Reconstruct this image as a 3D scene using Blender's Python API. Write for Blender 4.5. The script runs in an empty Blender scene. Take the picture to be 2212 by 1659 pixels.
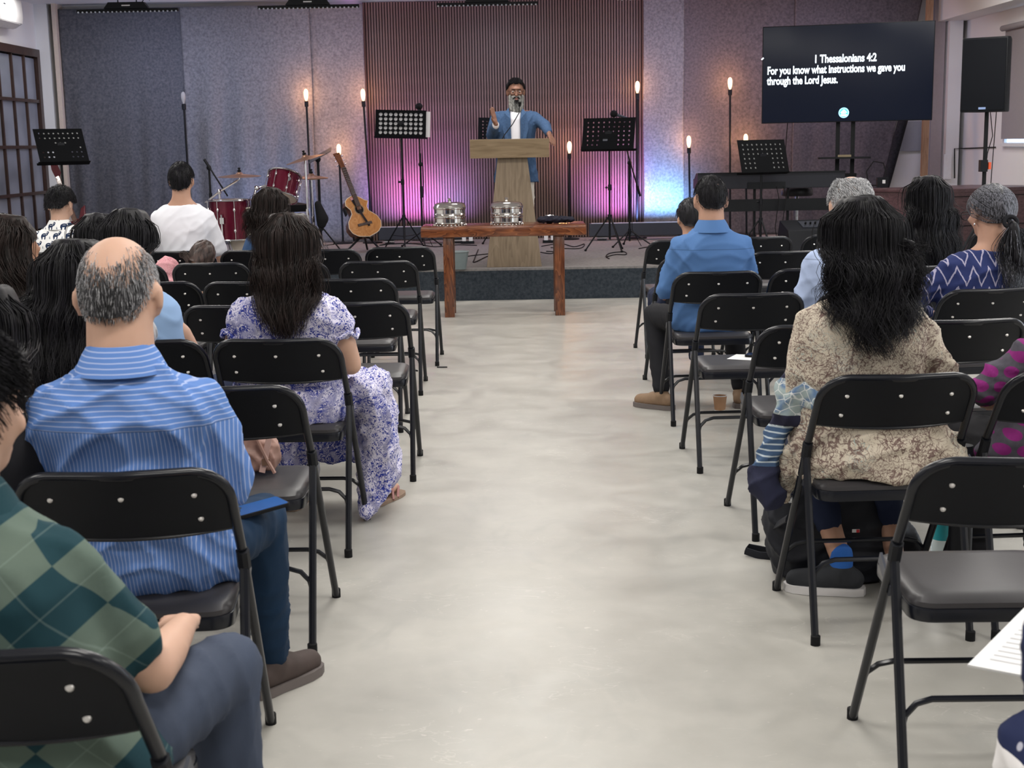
import bpy, math, random
import numpy as np
from mathutils import Vector, Matrix, Euler
random.seed(7); rng = np.random.default_rng(7)
S = bpy.context.scene; C = S.collection
R = math.radians; PI = math.pi
# ---------------------------------------------------------------- camera
CAMH = 1.46; PITCH = R(10.0); FPX = 2950.0; ROLL = 0.018; YAW = 0.0
cd = bpy.data.cameras.new('camera'); cam = bpy.data.objects.new('camera', cd); C.objects.link(cam)
cam.location = (0, 0, CAMH)
cam_rot = Matrix.Rotation(-YAW, 3, 'Z') @ Matrix.Rotation(PI/2-PITCH, 3, 'X') @ Matrix.Rotation(-ROLL, 3, 'Z')
cam.rotation_euler = cam_rot.to_euler()
cd.sensor_fit = 'HORIZONTAL'; cd.sensor_width = 36.0; cd.lens = 36.0*FPX/2212.0; cd.clip_start = .05; cd.clip_end = 100
S.camera = cam
cd.dof.use_dof = True; cd.dof.focus_distance = 6.5; cd.dof.aperture_fstop = 10.0
# ---------------------------------------------------------------- world, exposure
S.view_settings.view_transform = 'Standard'; S.view_settings.look = 'None'
S.view_settings.gamma = 1; S.view_settings.use_curve_mapping = False
S.view_settings.exposure = 0.25
w = bpy.data.worlds.new('world'); S.world = w; w.use_nodes = True
w.node_tree.nodes['Background'].inputs[0].default_value = (.80, .86, 1, 1)
w.node_tree.nodes['Background'].inputs[1].default_value = .6
S.cycles.max_bounces = 6; S.cycles.diffuse_bounces = 3; S.cycles.glossy_bounces = 3
S.cycles.transmission_bounces = 4; S.cycles.transparent_max_bounces = 6
S.cycles.caustics_reflective = False; S.cycles.caustics_refractive = False
S.cycles.use_denoising = True; S.cycles.sample_clamp_indirect = 6
def light(name, kind, loc, power, color=(1,1,1), size=None, rot=(0,0,0), spot=None, blend=.6):
    l = bpy.data.lights.new(name, kind); l.energy = power; l.color = color
    if kind == 'AREA':
        l.shape = 'RECTANGLE'; l.size, l.size_y = size
    elif size is not None: l.shadow_soft_size = size
    if kind == 'SPOT': l.spot_size = spot; l.spot_blend = blend
    o = bpy.data.objects.new(name, l); C.objects.link(o); o.location = loc; o.rotation_euler = rot
    return o
CEIL = 3.185
PANELS = [(x, y) for y in (-.4, 2.3, 5.0, 7.7, 10.4) for x in (-3.4, 0.0, 3.4)]
for (x, y) in PANELS:
    light('ceiling_panel_light', 'AREA', (x, y, CEIL-.06), 34, (1, .97, .92), (1.15, .55))
# daylight from the windows in the right hand wall (outside the frame)
light('window_daylight', 'AREA', (5.2, 6.5, 1.8), 90, (.78, .88, 1), (5.5, 1.3), (0, R(90), 0))
# stage wash from the bars hanging in front of the backdrop
WASH = [(-4.05,(.62,.68,1)), (-2.2,(.66,.70,1)), (.0,(.74,.72,.95)), (1.9,(.66,.66,1)), (3.6,(.80,.72,1))]
for x, y, e in ((-3.0,13,26), (0,13,26), (3.0,13,26), (4.1,14.2,14), (-5.0,15.3,9)): light('stage_fill_light', 'AREA', (x, y, CEIL-.05), e, (1, .96, .92), (.6, .3))  # added fill without fixtures, brightens the speaker, slats and side walls
for x, c in WASH:
    light('bar_wash_light', 'AREA', (x, 15.55, CEIL-.42), 12, c, (1.0, .08), (R(35), 0, 0))

# ---------------------------------------------------------------- pixel helpers (photo pixels -> points of the place)
def ray(px, py):
    v = Vector(((px-1106)/FPX, -(py-829.5)/FPX, -1.0)); return cam_rot @ v
def PY(px, py, Y):
    d = ray(px, py); t = Y/d.y; return Vector((d.x*t, Y, CAMH+d.z*t))
def PZ(px, py, Z):
    d = ray(px, py); t = (Z-CAMH)/d.z; return Vector((d.x*t, d.y*t, Z))
def PX(px, py, X):
    d = ray(px, py); t = X/d.x; return Vector((X, d.y*t, CAMH+d.z*t))
# ---------------------------------------------------------------- materials
class N:
    def __init__(s, name, rough=.5, metal=0.0, spec=.5):
        s.m = bpy.data.materials.new(name); s.m.use_nodes = True; s.nt = s.m.node_tree
        s.b = s.nt.nodes['Principled BSDF']; s.b.inputs['Roughness'].default_value = rough
        s.b.inputs['Metallic'].default_value = metal; s.b.inputs['Specular IOR Level'].default_value = spec
        s._o = None
    def set(s, sock, v):
        if isinstance(v, bpy.types.NodeSocket): s.nt.links.new(v, sock)
        elif isinstance(v, (tuple, list)) and len(v) == 3 and sock.type == 'RGBA': sock.default_value = (*v, 1)
        else: sock.default_value = v
    def n(s, t, **k):
        nd = s.nt.nodes.new(t)
        for a, v in k.items(): setattr(nd, a, v)
        return nd
    def math(s, op, a, b=0.0, c=None):
        nd = s.n('ShaderNodeMath', operation=op); s.set(nd.inputs[0], a); s.set(nd.inputs[1], b)
        if c is not None: s.set(nd.inputs[2], c)
        return nd.outputs[0]
    def obj(s):
        if s._o is None: s._o = s.n('ShaderNodeTexCoord').outputs['Object']
        return s._o
    def xyz(s, v=None):
        nd = s.n('ShaderNodeSeparateXYZ'); s.set(nd.inputs[0], v if v is not None else s.obj()); return nd.outputs
    def vec(s, x, y, z):
        nd = s.n('ShaderNodeCombineXYZ'); [s.set(nd.inputs[i], q) for i, q in enumerate((x, y, z))]; return nd.outputs[0]
    def map(s, scale=(1,1,1), rot=(0,0,0), loc=(0,0,0), v=None):
        nd = s.n('ShaderNodeMapping'); s.set(nd.inputs[0], v if v is not None else s.obj())
        nd.inputs['Scale'].default_value = scale; nd.inputs['Rotation'].default_value = rot; nd.inputs['Location'].default_value = loc
        return nd.outputs[0]
    def noise(s, scale, v=None, detail=3, dist=0.0, out=0):
        nd = s.n('ShaderNodeTexNoise'); s.set(nd.inputs['Vector'], v if v is not None else s.obj())
        nd.inputs['Scale'].default_value = scale; nd.inputs['Detail'].default_value = detail; nd.inputs['Distortion'].default_value = dist
        return nd.outputs[out]
    def vor(s, scale, v=None, feature='F1', out='Distance', rnd=1.0):
        nd = s.n('ShaderNodeTexVoronoi', feature=feature); s.set(nd.inputs['Vector'], v if v is not None else s.obj())
        nd.inputs['Scale'].default_value = scale; nd.inputs['Randomness'].default_value = rnd
        return nd.outputs[out]
    def ramp(s, f, stops, interp='LINEAR'):
        nd = s.n('ShaderNodeValToRGB'); s.set(nd.inputs[0], f); cr = nd.color_ramp; cr.interpolation = interp
        while len(cr.elements) < len(stops): cr.elements.new(.5)
        for e, (p, c) in zip(cr.elements, stops): e.position = p; e.color = (*c, 1) if len(c) == 3 else c
        return nd.outputs[0]
    def mix(s, f, a, b, mode='MIX'):
        nd = s.n('ShaderNodeMix', data_type='RGBA', blend_type=mode); s.set(nd.inputs[0], f)
        s.set(nd.inputs[6], a); s.set(nd.inputs[7], b); return nd.outputs[2]
    def step(s, v, lo, hi):
        nd = s.n('ShaderNodeMapRange'); s.set(nd.inputs[0], v); nd.inputs[1].default_value = lo; nd.inputs[2].default_value = hi; return nd.outputs[0]
    def bump(s, h, strength=.3, dist=.01):
        nd = s.n('ShaderNodeBump'); s.set(nd.inputs['Height'], h); nd.inputs['Strength'].default_value = strength
        nd.inputs['Distance'].default_value = dist; s.nt.links.new(nd.outputs[0], s.b.inputs['Normal']); return s
    def col(s, v): s.set(s.b.inputs['Base Color'], v); return s
    def rough(s, v): s.set(s.b.inputs['Roughness'], v); return s
    def emit(s, c, st): s.set(s.b.inputs['Emission Color'], c); s.b.inputs['Emission Strength'].default_value = st; return s
def pm(name, c, rough=.5, metal=0.0, spec=.5, var=.08, scale=30, bump=0.0, bd=.002):
    """plain procedural material: a base colour with a little noise variation"""
    k = N(name, rough, metal, spec); f = k.noise(scale)
    lo = tuple(max(0, q*(1-var)) for q in c); hi = tuple(min(1, q*(1+var)) for q in c)
    k.col(k.mix(f, lo, hi))
    if bump: k.bump(k.noise(scale*3), bump, bd)
    return k.m
M = {}
def wood(name, cs, sc=(1,1,1), grain=9.0, rough=.45, spec=.4, ring=6.0, rm=.4, rd=2.5):
    k = N(name, rough, 0, spec); v = k.map(sc); f = k.noise(grain, v, 5, 1.2); g = k.noise(ring, v, 2, rd)
    h = k.math('ADD', k.math('MULTIPLY', f, 1-rm), k.math('MULTIPLY', k.math('FRACT', k.math('MULTIPLY', g, 7.0)), rm))
    k.col(k.ramp(h, [(.2, cs[0]), (.5, cs[1]), (.8, cs[2])])); k.bump(f, .15, .002); return k.m
def felt(name, a, b):
    k = N(name, .95, 0, .15); f = k.noise(38, detail=4); g = k.noise(160, detail=2)
    h = k.math('ADD', k.math('MULTIPLY', f, .65), k.math('MULTIPLY', g, .35))
    k.col(k.ramp(h, [(.30, a), (.70, b)])); k.bump(g, .25, .004); return k.m
M['felt'] = felt('grey_mottled_felt', (.10,.10,.112), (.235,.232,.245))
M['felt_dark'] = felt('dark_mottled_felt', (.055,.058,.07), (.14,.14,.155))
M['felt_right'] = felt('taupe_mottled_felt', (.062,.055,.062), (.150,.132,.142))
M['black_felt'] = felt('black_felt', (.008,.008,.010), (.03,.03,.034)); M['stand'] = pm('matte_black_sheet', (.0035,.004,.005), .75, spec=.1)
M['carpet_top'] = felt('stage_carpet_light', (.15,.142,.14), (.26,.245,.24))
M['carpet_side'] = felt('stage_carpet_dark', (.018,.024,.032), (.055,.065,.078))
M['wall'] = pm('white_wall_paint', (.80,.80,.80), .8, var=.02, scale=3, bump=.05)
M['ceil'] = pm('white_ceiling_paint', (.80,.80,.82), .85, var=.02, scale=3)
M['slat'] = wood('walnut_slat', [(.070,.046,.038),(.118,.079,.064),(.155,.106,.088)], (1,1,.06), 22, .5)
M['slat_back'] = pm('black_acoustic_felt', (.012,.011,.014), .95, spec=.1)
M['blk'] = pm('black_painted_metal', (.006,.007,.009), .5, spec=.22, var=.2)
M['blk_gloss'] = pm('black_enamel_tube', (.006,.007,.011), .26, spec=.38, var=.2)
M['blk_panel'] = pm('black_enamel_sheet', (.004,.005,.008), .42, spec=.18, var=.2)
M['vinyl'] = pm('charcoal_vinyl', (.034,.032,.035), .42, spec=.42, var=.15, scale=12, bump=.12, bd=.001)
M['rubber'] = pm('black_rubber', (.006,.006,.007), .75, spec=.2)
M['plastic_black'] = pm('black_plastic', (.007,.008,.011), .5, spec=.22)
M['plastic_white'] = pm('white_plastic', (.80,.80,.80), .4)
M['grey_metal'] = pm('grey_painted_steel', (.045,.05,.065), .4, .2, .4)
M['chrome'] = pm('polished_chrome', (.72,.73,.76), .12, 1.0)
M['steel'] = pm('polished_stainless_steel', (.66,.64,.62), .10, 1.0, var=.04)
M['rivet'] = pm('bright_steel_rivet', (.62,.60,.58), .35, .6)
M['brass'] = pm('bronze_cymbal', (.42,.25,.17), .38, .9, var=.2, scale=20)
M['dwood'] = wood('dark_window_timber', [(.020,.010,.008),(.045,.024,.018),(.07,.036,.028)], (1,1,.1), 14, .35)
M['teak'] = wood('varnished_teak', [(.045,.012,.006),(.125,.036,.012),(.24,.080,.026)], (.18,1,1), 16, .2, .6, 7)
M['teak_leg'] = wood('varnished_teak_leg', [(.04,.011,.006),(.11,.032,.011),(.20,.068,.024)], (1,1,.16), 18, .22, .6, 7)
M['podium'] = wood('podium_oak', [(.12,.080,.042),(.215,.152,.088),(.28,.21,.13)], (.10,1,1), 26, .5, .3, 8, .16, .6)
M['podium_leg'] = wood('podium_oak_column', [(.125,.092,.06),(.21,.158,.108),(.27,.21,.15)], (1,1,.08), 26, .5, .3, 8, .16, .6)
M['desk'] = wood('wenge_laminate', [(.045,.020,.024),(.075,.034,.04),(.105,.055,.06)], (.2,1,1), 22, .32)
M['pine'] = wood('pine_post', [(.30,.16,.09),(.42,.25,.15),(.50,.32,.2)], (1,1,.1), 14, .5)
def f_floor():
    k = N('polished_concrete', .3, 0, .5); o = k.obj()
    a = k.noise(.55, o, 5, .6); b = k.noise(3.4, o, 7, .8); c = k.noise(14, o, 5, .3); d = k.noise(60, o, 2)
    st = k.noise(1.4, k.map((1.6,.55,1)), 5, 1.0)
    h = k.math('ADD', k.math('MULTIPLY', a, .45), k.math('MULTIPLY', b, .30)); h = k.math('ADD', h, k.math('MULTIPLY', c, .13)); h = k.math('ADD', h, k.math('MULTIPLY', st, .12))
    col = k.ramp(h, [(.36,(.315,.305,.278)), (.5,(.375,.362,.332)), (.64,(.445,.428,.392))])
    s = k.noise(3.3, k.map((1,.7,1)), 8, 2.2)
    col = k.mix(k.math('MULTIPLY', k.step(s, .54, .74), .5), col, (.31,.305,.285))
    sc = k.step(k.noise(24, k.map((.5,1,1)), 6, 3.0), .68, .76)
    col = k.mix(k.math('MULTIPLY', sc, .38), col, (.70,.67,.62))
    crack = k.math('MULTIPLY', k.step(k.math('ABSOLUTE', k.math('SUBTRACT', k.noise(7, k.map((.5,1,1)), 5, 2.0), .5)), .012, 0.0), k.step(k.noise(2.2, o, 3), .52, .62))
    col = k.mix(k.math('MULTIPLY', crack, .22), col, (.72,.69,.64))
    k.col(col); k.rough(k.ramp(b, [(.3,(.30,)*3), (.7,(.46,)*3)])); k.bump(k.math('ADD', c, k.math('MULTIPLY', d, .3)), .05, .002); return k.m
M['floor'] = f_floor()
# ---------------------------------------------------------------- mesh helpers
class MB:
    def __init__(s): s.v = []; s.f = []; s.mi = []; s.cur = 0
    def add(s, vs, fs, mat=None):
        o = len(s.v); vs = [Vector(q) for q in vs]
        if mat is not None: vs = [mat @ q for q in vs]
        s.v += vs; s.f += [tuple(i+o for i in f) for f in fs]; s.mi += [s.cur]*len(fs); return s
    def box(s, c, d, mat=None, rot=None):
        x, y, z = (q/2 for q in d); c = Vector(c); r = Euler(rot).to_matrix() if rot else Matrix.Identity(3)
        vs = [c + r @ Vector((i*x, j*y, k*z)) for i in (-1,1) for j in (-1,1) for k in (-1,1)]
        return s.add(vs, [(0,1,3,2),(4,6,7,5),(0,4,5,1),(2,3,7,6),(0,2,6,4),(1,5,7,3)], mat)
    def hexa(s, p, mat=None):
        """p: four bottom and four top points, both counter clockwise"""
        return s.add(p, [(3,2,1,0),(4,5,6,7),(0,1,5,4),(1,2,6,5),(2,3,7,6),(3,0,4,7)], mat)
    def tube(s, pts, r, n=8, closed=False, mat=None, flat=1.0):
        pts = [Vector(p) for p in pts]; m = len(pts); rs = r if isinstance(r, (list, tuple)) else [r]*m
        vs = []; up = None
        for i, p in enumerate(pts):
            a = pts[(i-1) % m] if (closed or i > 0) else p; b = pts[(i+1) % m] if (closed or i < m-1) else p
            t = (b-a).normalized()
            if up is None:
                up = Vector((0,0,1)) if abs(t.z) < .9 else Vector((0,1,0))
            sd = t.cross(up)
            if sd.length < 1e-5: sd = t.orthogonal()
            sd.normalize(); up = sd.cross(t).normalized()
            for k in range(n):
                an = 2*PI*k/n; vs.append(p + (sd*math.cos(an)*flat + up*math.sin(an))*rs[i])
        fs = []
        for i in range(m if closed else m-1):
            j = (i+1) % m
            for k in range(n): fs.append((i*n+k, i*n+(k+1)%n, j*n+(k+1)%n, j*n+k))
        if not closed: fs += [tuple(range(n-1,-1,-1)), tuple((m-1)*n+k for k in range(n))]
        return s.add(vs, fs, mat)
    def lathe(s, prof, n=24, mat=None):
        """prof: (radius, z) pairs about the z axis"""
        vs = [(r*math.cos(2*PI*k/n), r*math.sin(2*PI*k/n), z) for r, z in prof for k in range(n)]
        fs = [(i*n+k, i*n+(k+1)%n, (i+1)*n+(k+1)%n, (i+1)*n+k) for i in range(len(prof)-1) for k in range(n)]
        fs += [tuple(range(n-1,-1,-1)), tuple((len(prof)-1)*n+k for k in range(n))]
        return s.add(vs, fs, mat)
    def prism(s, poly, z0, z1, mat=None):
        n = len(poly); vs = [(x, y, z0) for x, y in poly] + [(x, y, z1) for x, y in poly]
        return s.add(vs, [tuple(range(n-1,-1,-1)), tuple(range(n, 2*n))] + [(i, (i+1)%n, n+(i+1)%n, n+i) for i in range(n)], mat)
    def ell(s, c, r, n=14, m=9, mat=None):
        c = Vector(c); vs = []
        for i in range(m+1):
            th = PI*i/m
            for k in range(n):
                a = 2*PI*k/n; vs.append(c + Vector((r[0]*math.sin(th)*math.cos(a), r[1]*math.sin(th)*math.sin(a), r[2]*math.cos(th))))
        fs = [(i*n+k, (i+1)*n+k, (i+1)*n+(k+1)%n, i*n+(k+1)%n) for i in range(m) for k in range(n)]
        return s.add(vs, fs, mat)
    def mesh(s, name):
        me = bpy.data.meshes.new(name); me.from_pydata([tuple(q) for q in s.v], [], s.f); return me
    def build(s, name, m=None, parent=None, smooth=True, angle=38, bevel=0):
        me = s.mesh(name); ms = m if isinstance(m, (list, tuple)) else [m]
        for q in ms:
            if q: me.materials.append(q)
        if len(ms) > 1: me.polygons.foreach_set('material_index', s.mi)
        if bevel:
            import bmesh
            bm = bmesh.new(); bm.from_mesh(me); bmesh.ops.remove_doubles(bm, verts=bm.verts, dist=1e-5)
            bmesh.ops.bevel(bm, geom=[e for e in bm.edges if len(e.link_faces) == 2 and e.calc_face_angle() > .6], offset=bevel, segments=2, affect='EDGES', profile=.6)
            bm.to_mesh(me); bm.free()
        if smooth:
            me.polygons.foreach_set('use_smooth', [True]*len(me.polygons)); me.set_sharp_from_angle(angle=R(angle))
        me.update(); return link(name, me, parent)
def link(name, me, parent=None):
    o = bpy.data.objects.new(name, me); C.objects.link(o)
    if parent is not None: o.parent = parent
    return o
def tag(o, label=None, cat=None, group=None, kind=None):
    if label: o['label'] = label
    if cat: o['category'] = cat
    if group: o['group'] = group
    if kind: o['kind'] = kind
    return o
def thing(name, label, cat, loc=(0,0,0), rz=0.0, group=None, rot=None):
    o = bpy.data.objects.new(name, None); o.empty_display_size = .1; C.objects.link(o); o.location = loc
    o.rotation_euler = rot if rot else (0, 0, rz); return tag(o, label, cat, group)
def copy_tree(o, parent=None):
    c = o.copy(); C.objects.link(c)
    if parent is not None: c.parent = parent
    for ch in KIDS.get(o.name, []): copy_tree(ch, c)
    return c
KIDS = {}
def kids(o):
    """remember children once, so copying is cheap"""
    KIDS[o.name] = list(o.children)
    for ch in o.children:
        if ch.children: kids(ch)
def arc(c, r, a0, a1, n=8, ax=(1,0,0), ay=(0,0,1)):
    c = Vector(c); ax = Vector(ax); ay = Vector(ay)
    return [c + ax*r*math.cos(R(a0+(a1-a0)*i/n)) + ay*r*math.sin(R(a0+(a1-a0)*i/n)) for i in range(n+1)]
def rrect(w, h, r, n=4):
    out = []
    for cx, cy, a in ((w/2-r, h/2-r, 0), (-w/2+r, h/2-r, 90), (-w/2+r, -h/2+r, 180), (w/2-r, -h/2+r, 270)):
        for i in range(n+1):
            t = R(a+90*i/n); out.append((cx+r*math.cos(t), cy+r*math.sin(t)))
    return out
def frame(p, d, up=(0,0,1)):
    """matrix with z along d at p"""
    z = Vector(d).normalized(); x = Vector(up).cross(z)
    if x.length < 1e-4: x = Vector((1,0,0))
    x.normalize(); y = z.cross(x); m = Matrix((x, y, z)).transposed().to_4x4(); m.translation = Vector(p); return m
RX = Matrix.Rotation(PI/2, 4, 'X')   # lathe/prism z axis -> -y (towards the camera)
def text(s, size, m, parent, mat4, name='lettering', extr=.001, align='LEFT', bold=0.0, sx=1.0):
    cu = bpy.data.curves.new(name, 'FONT'); cu.body = s; cu.size = size; cu.extrude = extr; cu.align_x = align; cu.offset = bold
    cu.resolution_u = 3; o = bpy.data.objects.new(name, cu); SC2.collection.objects.link(o)
    me = evaluated(o)
    me.transform(mat4 @ Matrix.Diagonal((sx,1,1,1))); me.materials.append(m); return link(name, me, parent)
SC2 = bpy.data.scenes.new('workshop')
def evaluated(o):
    with bpy.context.temp_override(scene=SC2, view_layer=SC2.view_layers[0]):
        dg = bpy.context.evaluated_depsgraph_get(); dg.update(); me = bpy.data.meshes.new_from_object(o.evaluated_get(dg))
    bpy.data.objects.remove(o); return me
# ================================================================ the room
WY = 17.0; LX = -5.6; RXW = 5.5; SH = .30; SY = 12.85; BY = -3.2
def struct(name, mb, m, **k): return tag(mb.build(name, m, smooth=False, **k), kind='structure')
struct('floor', MB().box((( LX+RXW)/2, (BY+WY)/2, -.05), (RXW-LX+.6, WY-BY+.6, .1)), M['floor'])
struct('ceiling', MB().box(((LX+RXW)/2, (BY+WY)/2, CEIL+.05), (RXW-LX+.6, WY-BY+.6, .1)), M['ceil'])
struct('wall_back', MB().box(((LX+RXW)/2, WY+.1, CEIL/2), (RXW-LX+.6, .2, CEIL)), M['wall'])
struct('wall_front', MB().box(((LX+RXW)/2, BY-.1, CEIL/2), (RXW-LX+.6, .2, CEIL)), pm('grey_wall_paint', (.36,.36,.37), .8))
# stage: light carpet on top, dark carpet on the riser
st = MB().box((0, 0, 0), (1, 1, 1))
stage = MB(); sx0, sx1 = LX, RXW
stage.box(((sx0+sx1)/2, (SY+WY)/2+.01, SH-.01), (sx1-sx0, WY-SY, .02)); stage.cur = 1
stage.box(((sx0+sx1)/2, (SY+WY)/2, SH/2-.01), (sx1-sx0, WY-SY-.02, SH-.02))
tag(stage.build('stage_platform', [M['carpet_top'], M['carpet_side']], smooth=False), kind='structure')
# left wall with the opening of the timber-framed window
wa = PX(76, 108, LX); WYe = wa.y; WZt = wa.z; WYs = WYe-3.0; WZb = .45
lw = MB(); T = .16
lw.box((LX-T/2, (BY+WYs)/2, CEIL/2), (T, WYs-BY, CEIL)); lw.box((LX-T/2, (WYe+WY)/2, CEIL/2), (T, WY-WYe, CEIL))
lw.box((LX-T/2, (WYs+WYe)/2, (WZt+CEIL)/2), (T, WYe-WYs, CEIL-WZt)); lw.box((LX-T/2, (WYs+WYe)/2, WZb/2), (T, WYe-WYs, WZb))
struct('wall_left', lw, M['wall'])
glass = N('frosted_grey_glass', .32, 0, .5); g_ = glass.noise(2.2, glass.map((1,.6,1)), 2)
glass.col(glass.ramp(g_, [(.3,(.20,.22,.26)), (.7,(.46,.50,.58))])); glass.b.inputs['Transmission Weight'].default_value = .35; M['frost'] = glass.m
win = thing('window_1', None, None, (LX, WYe, 0)); tag(win, kind='structure')
def wl(y0, y1, z0, z1, x0=-.02, x1=.05): return MB().box(((x0+x1)/2, (y0+y1)/2, (z0+z1)/2), (x1-x0, y1-y0, z1-z0))
L_ = WYs-WYe
wl(-.09, 0, WZb, WZt).build('window_frame', M['dwood'], win, False); wl(L_, L_+.09, WZb, WZt).build('window_frame', M['dwood'], win, False)
wl(L_+.09, -.09, WZt-.09, WZt).build('window_frame', M['dwood'], win, False); wl(L_+.09, -.09, WZb, WZb+.09).build('window_frame', M['dwood'], win, False)
zr = [PX(40, q, LX).z for q in (216, 318, 421)]; dz = (zr[0]-zr[2])/2; rows = [zr[0]+.0, zr[1], zr[2], zr[2]-dz]
rows = [r for r in rows if r > WZb+.2]
pw = .41; cols = [-.09-pw*i for i in range(1, 7)]
for z in rows: wl(L_+.09, -.09, z-.018, z+.018, -.015, .04).build('muntin', M['dwood'], win, False)
for y in cols: wl(y-.017, y+.017, WZb+.09, WZt-.09, -.015, .035).build('muntin', M['dwood'], win, False)
zs = [WZt-.09]+rows+[WZb+.09]; ys = [-.09]+cols+[L_+.09]
for i in range(len(zs)-1):
    for j in range(len(ys)-1):
        wl(ys[j+1]+.017, ys[j]-.017, zs[i+1]+.018, zs[i]-.018, .002, .008).build('pane', M['frost'], win, False)
# cupboard niche behind the glass with rows of files
nb = MB(); nb.box((LX-.75, (WYs+WYe)/2, 1.4), (.02, 3.4, 2.6)); nb.box((LX-.45, WYe+.05, 1.4), (.6, .02, 2.6)); nb.box((LX-.45, WYs-.05, 1.4), (.6, .02, 2.6))
nb.box((LX-.45, (WYs+WYe)/2, .40), (.62, 3.4, .02)); nb.box((LX-.45, (WYs+WYe)/2, WZt+.02), (.62, 3.4, .02))
struct('trim_3', nb, pm('grey_cupboard_lining', (.35,.37,.42), .8))
paper = pm('white_paper', (.70,.70,.70), .8, var=.03, scale=40)
M['paper'] = paper
fz = rows[-2] if len(rows) > 1 else 1.0
shelf = MB().box((LX-.30, WYe-.75, zr[2]+.02), (.28, 1.3, .025)); tag(shelf.build('cupboard_shelf', pm('grey_shelf_board', (.4,.4,.42), .6), smooth=False), kind='structure')
for i in range(15):
    h = .37+.012*((i*7) % 3)
    o = MB().box((LX-.22, WYe-.30-.052*i, zr[2]+.034+h/2), (.17, .046, h)).build('file_folder', paper, smooth=False)
    tag(o, 'white file in the row seen through the dark timber window', 'file', 'white files behind the window')
# white column in the left corner, recess beside it
c0 = PY(80, 10, WY-.35).x; c1 = PY(121, 10, WY).x
struct('trim_1', MB().box(((LX+c1)/2-.02, WY-.12, CEIL/2), (c1-LX-.04, .24, CEIL)), M['wall'])
struct('trim_2', MB().box((PY(124, 12, WY-.1).x-.0, WY-.14, CEIL/2), (.05, .26, CEIL)), pm('pale_timber_edge', (.62,.52,.44), .6))
# right wall with beam, window and roller shade
rw = MB(); a = PX(2165, 318, RXW); ry1 = a.y; rz0 = a.z; ry0 = ry1-3.2; rz1 = 2.62
rw.box((RXW+T/2, (BY+ry0)/2, CEIL/2), (T, ry0-BY, CEIL)); rw.box((RXW+T/2, (ry1+WY)/2, CEIL/2), (T, WY-ry1, CEIL))
rw.box((RXW+T/2, (ry0+ry1)/2, rz0/2), (T, ry1-ry0, rz0)); rw.box((RXW+T/2, (ry0+ry1)/2, (rz1+CEIL)/2), (T, ry1-ry0, CEIL-rz1))
struct('wall_right', rw, M['wall'])
struct('trim_4', MB().box((RXW-.17, (BY+WY)/2, (2.80+CEIL)/2), (.34, WY-BY, CEIL-2.80)), M['wall'])
p0 = PY(2034, 100, WY).x
struct('trim_5', MB().box(((p0+PY(2062,100,WY).x)/2, WY-.15, CEIL/2), (PY(2062,100,WY).x-p0, .3, CEIL)), M['wall'])
w2 = thing('window_2', None, None, (RXW, ry1, 0)); tag(w2, kind='structure')
al = pm('white_aluminium', (.75,.77,.80), .4)
def wr(y0, y1, z0, z1, x0=0, x1=.08): return MB().box(((x0+x1)/2, (y0+y1)/2, (z0+z1)/2), (x1-x0, y1-y0, z1-z0))
for q in ((-.05,0,rz0,rz1),(-3.2,-3.15,rz0,rz1),(-3.15,-.05,rz0,rz0+.05),(-3.15,-.05,rz1-.05,rz1),(-1.63,-1.57,rz0+.05,rz1-.05)): wr(*q).build('window_frame', al, w2, False)
gl = N('daylit_window_glass', .1); gl.col((.5,.6,.75)).emit((.55,.75,1), 1.6)
for q in ((-1.57,-.05,rz0+.05,rz1-.05),(-3.15,-1.63,rz0+.05,rz1-.05)): wr(*q, .03, .04).build('pane', gl.m, w2, False)
rs = thing('roller_shade', 'grey roller shade drawn over the right hand window behind the loudspeaker', 'shade', (RXW, ry1, 0))
sh_m = pm('grey_blackout_fabric', (.30,.28,.30), .85, var=.05)
MB().box((-.035, -1.6, (rz0+.08+rz1)/2), (.004, 3.1, rz1-rz0-.10)).build('shade_cloth', sh_m, rs, False)
MB().tube([(-.06,-3.18,rz1-.02),(-.06,-.02,rz1-.02)], .032, 12).build('shade_roller', sh_m, rs)
MB().box((-.035, -1.6, rz0+.025), (.02, 3.1, .03)).build('bottom_bar', al, rs, False)
# ---- acoustic slat panel: backing and one hundred separate slats
xa = PY(781, 4, WY-.1).x; xb = PY(1392, 4, WY-.1).x
sw = thing('slat_wall_panel', 'dark walnut slatted wall panel behind the podium', 'wall panel', ((xa+xb)/2, WY-.06, SH))
W_ = xb-xa; H_ = CEIL-SH-.03; NS = 101
MB().box((0, .02, H_/2), (W_, .03, H_)).build('backing', M['slat_back'], sw, False)
pit = W_/NS; sm = MB().box((0, 0, H_/2), (pit*.66, .026, H_-.01)).mesh('slat'); sm.materials.append(M['slat'])
for i in range(NS):
    o = link('slat', sm, sw); o.location = (-W_/2+pit*(i+.5), -.008, 0)
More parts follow.
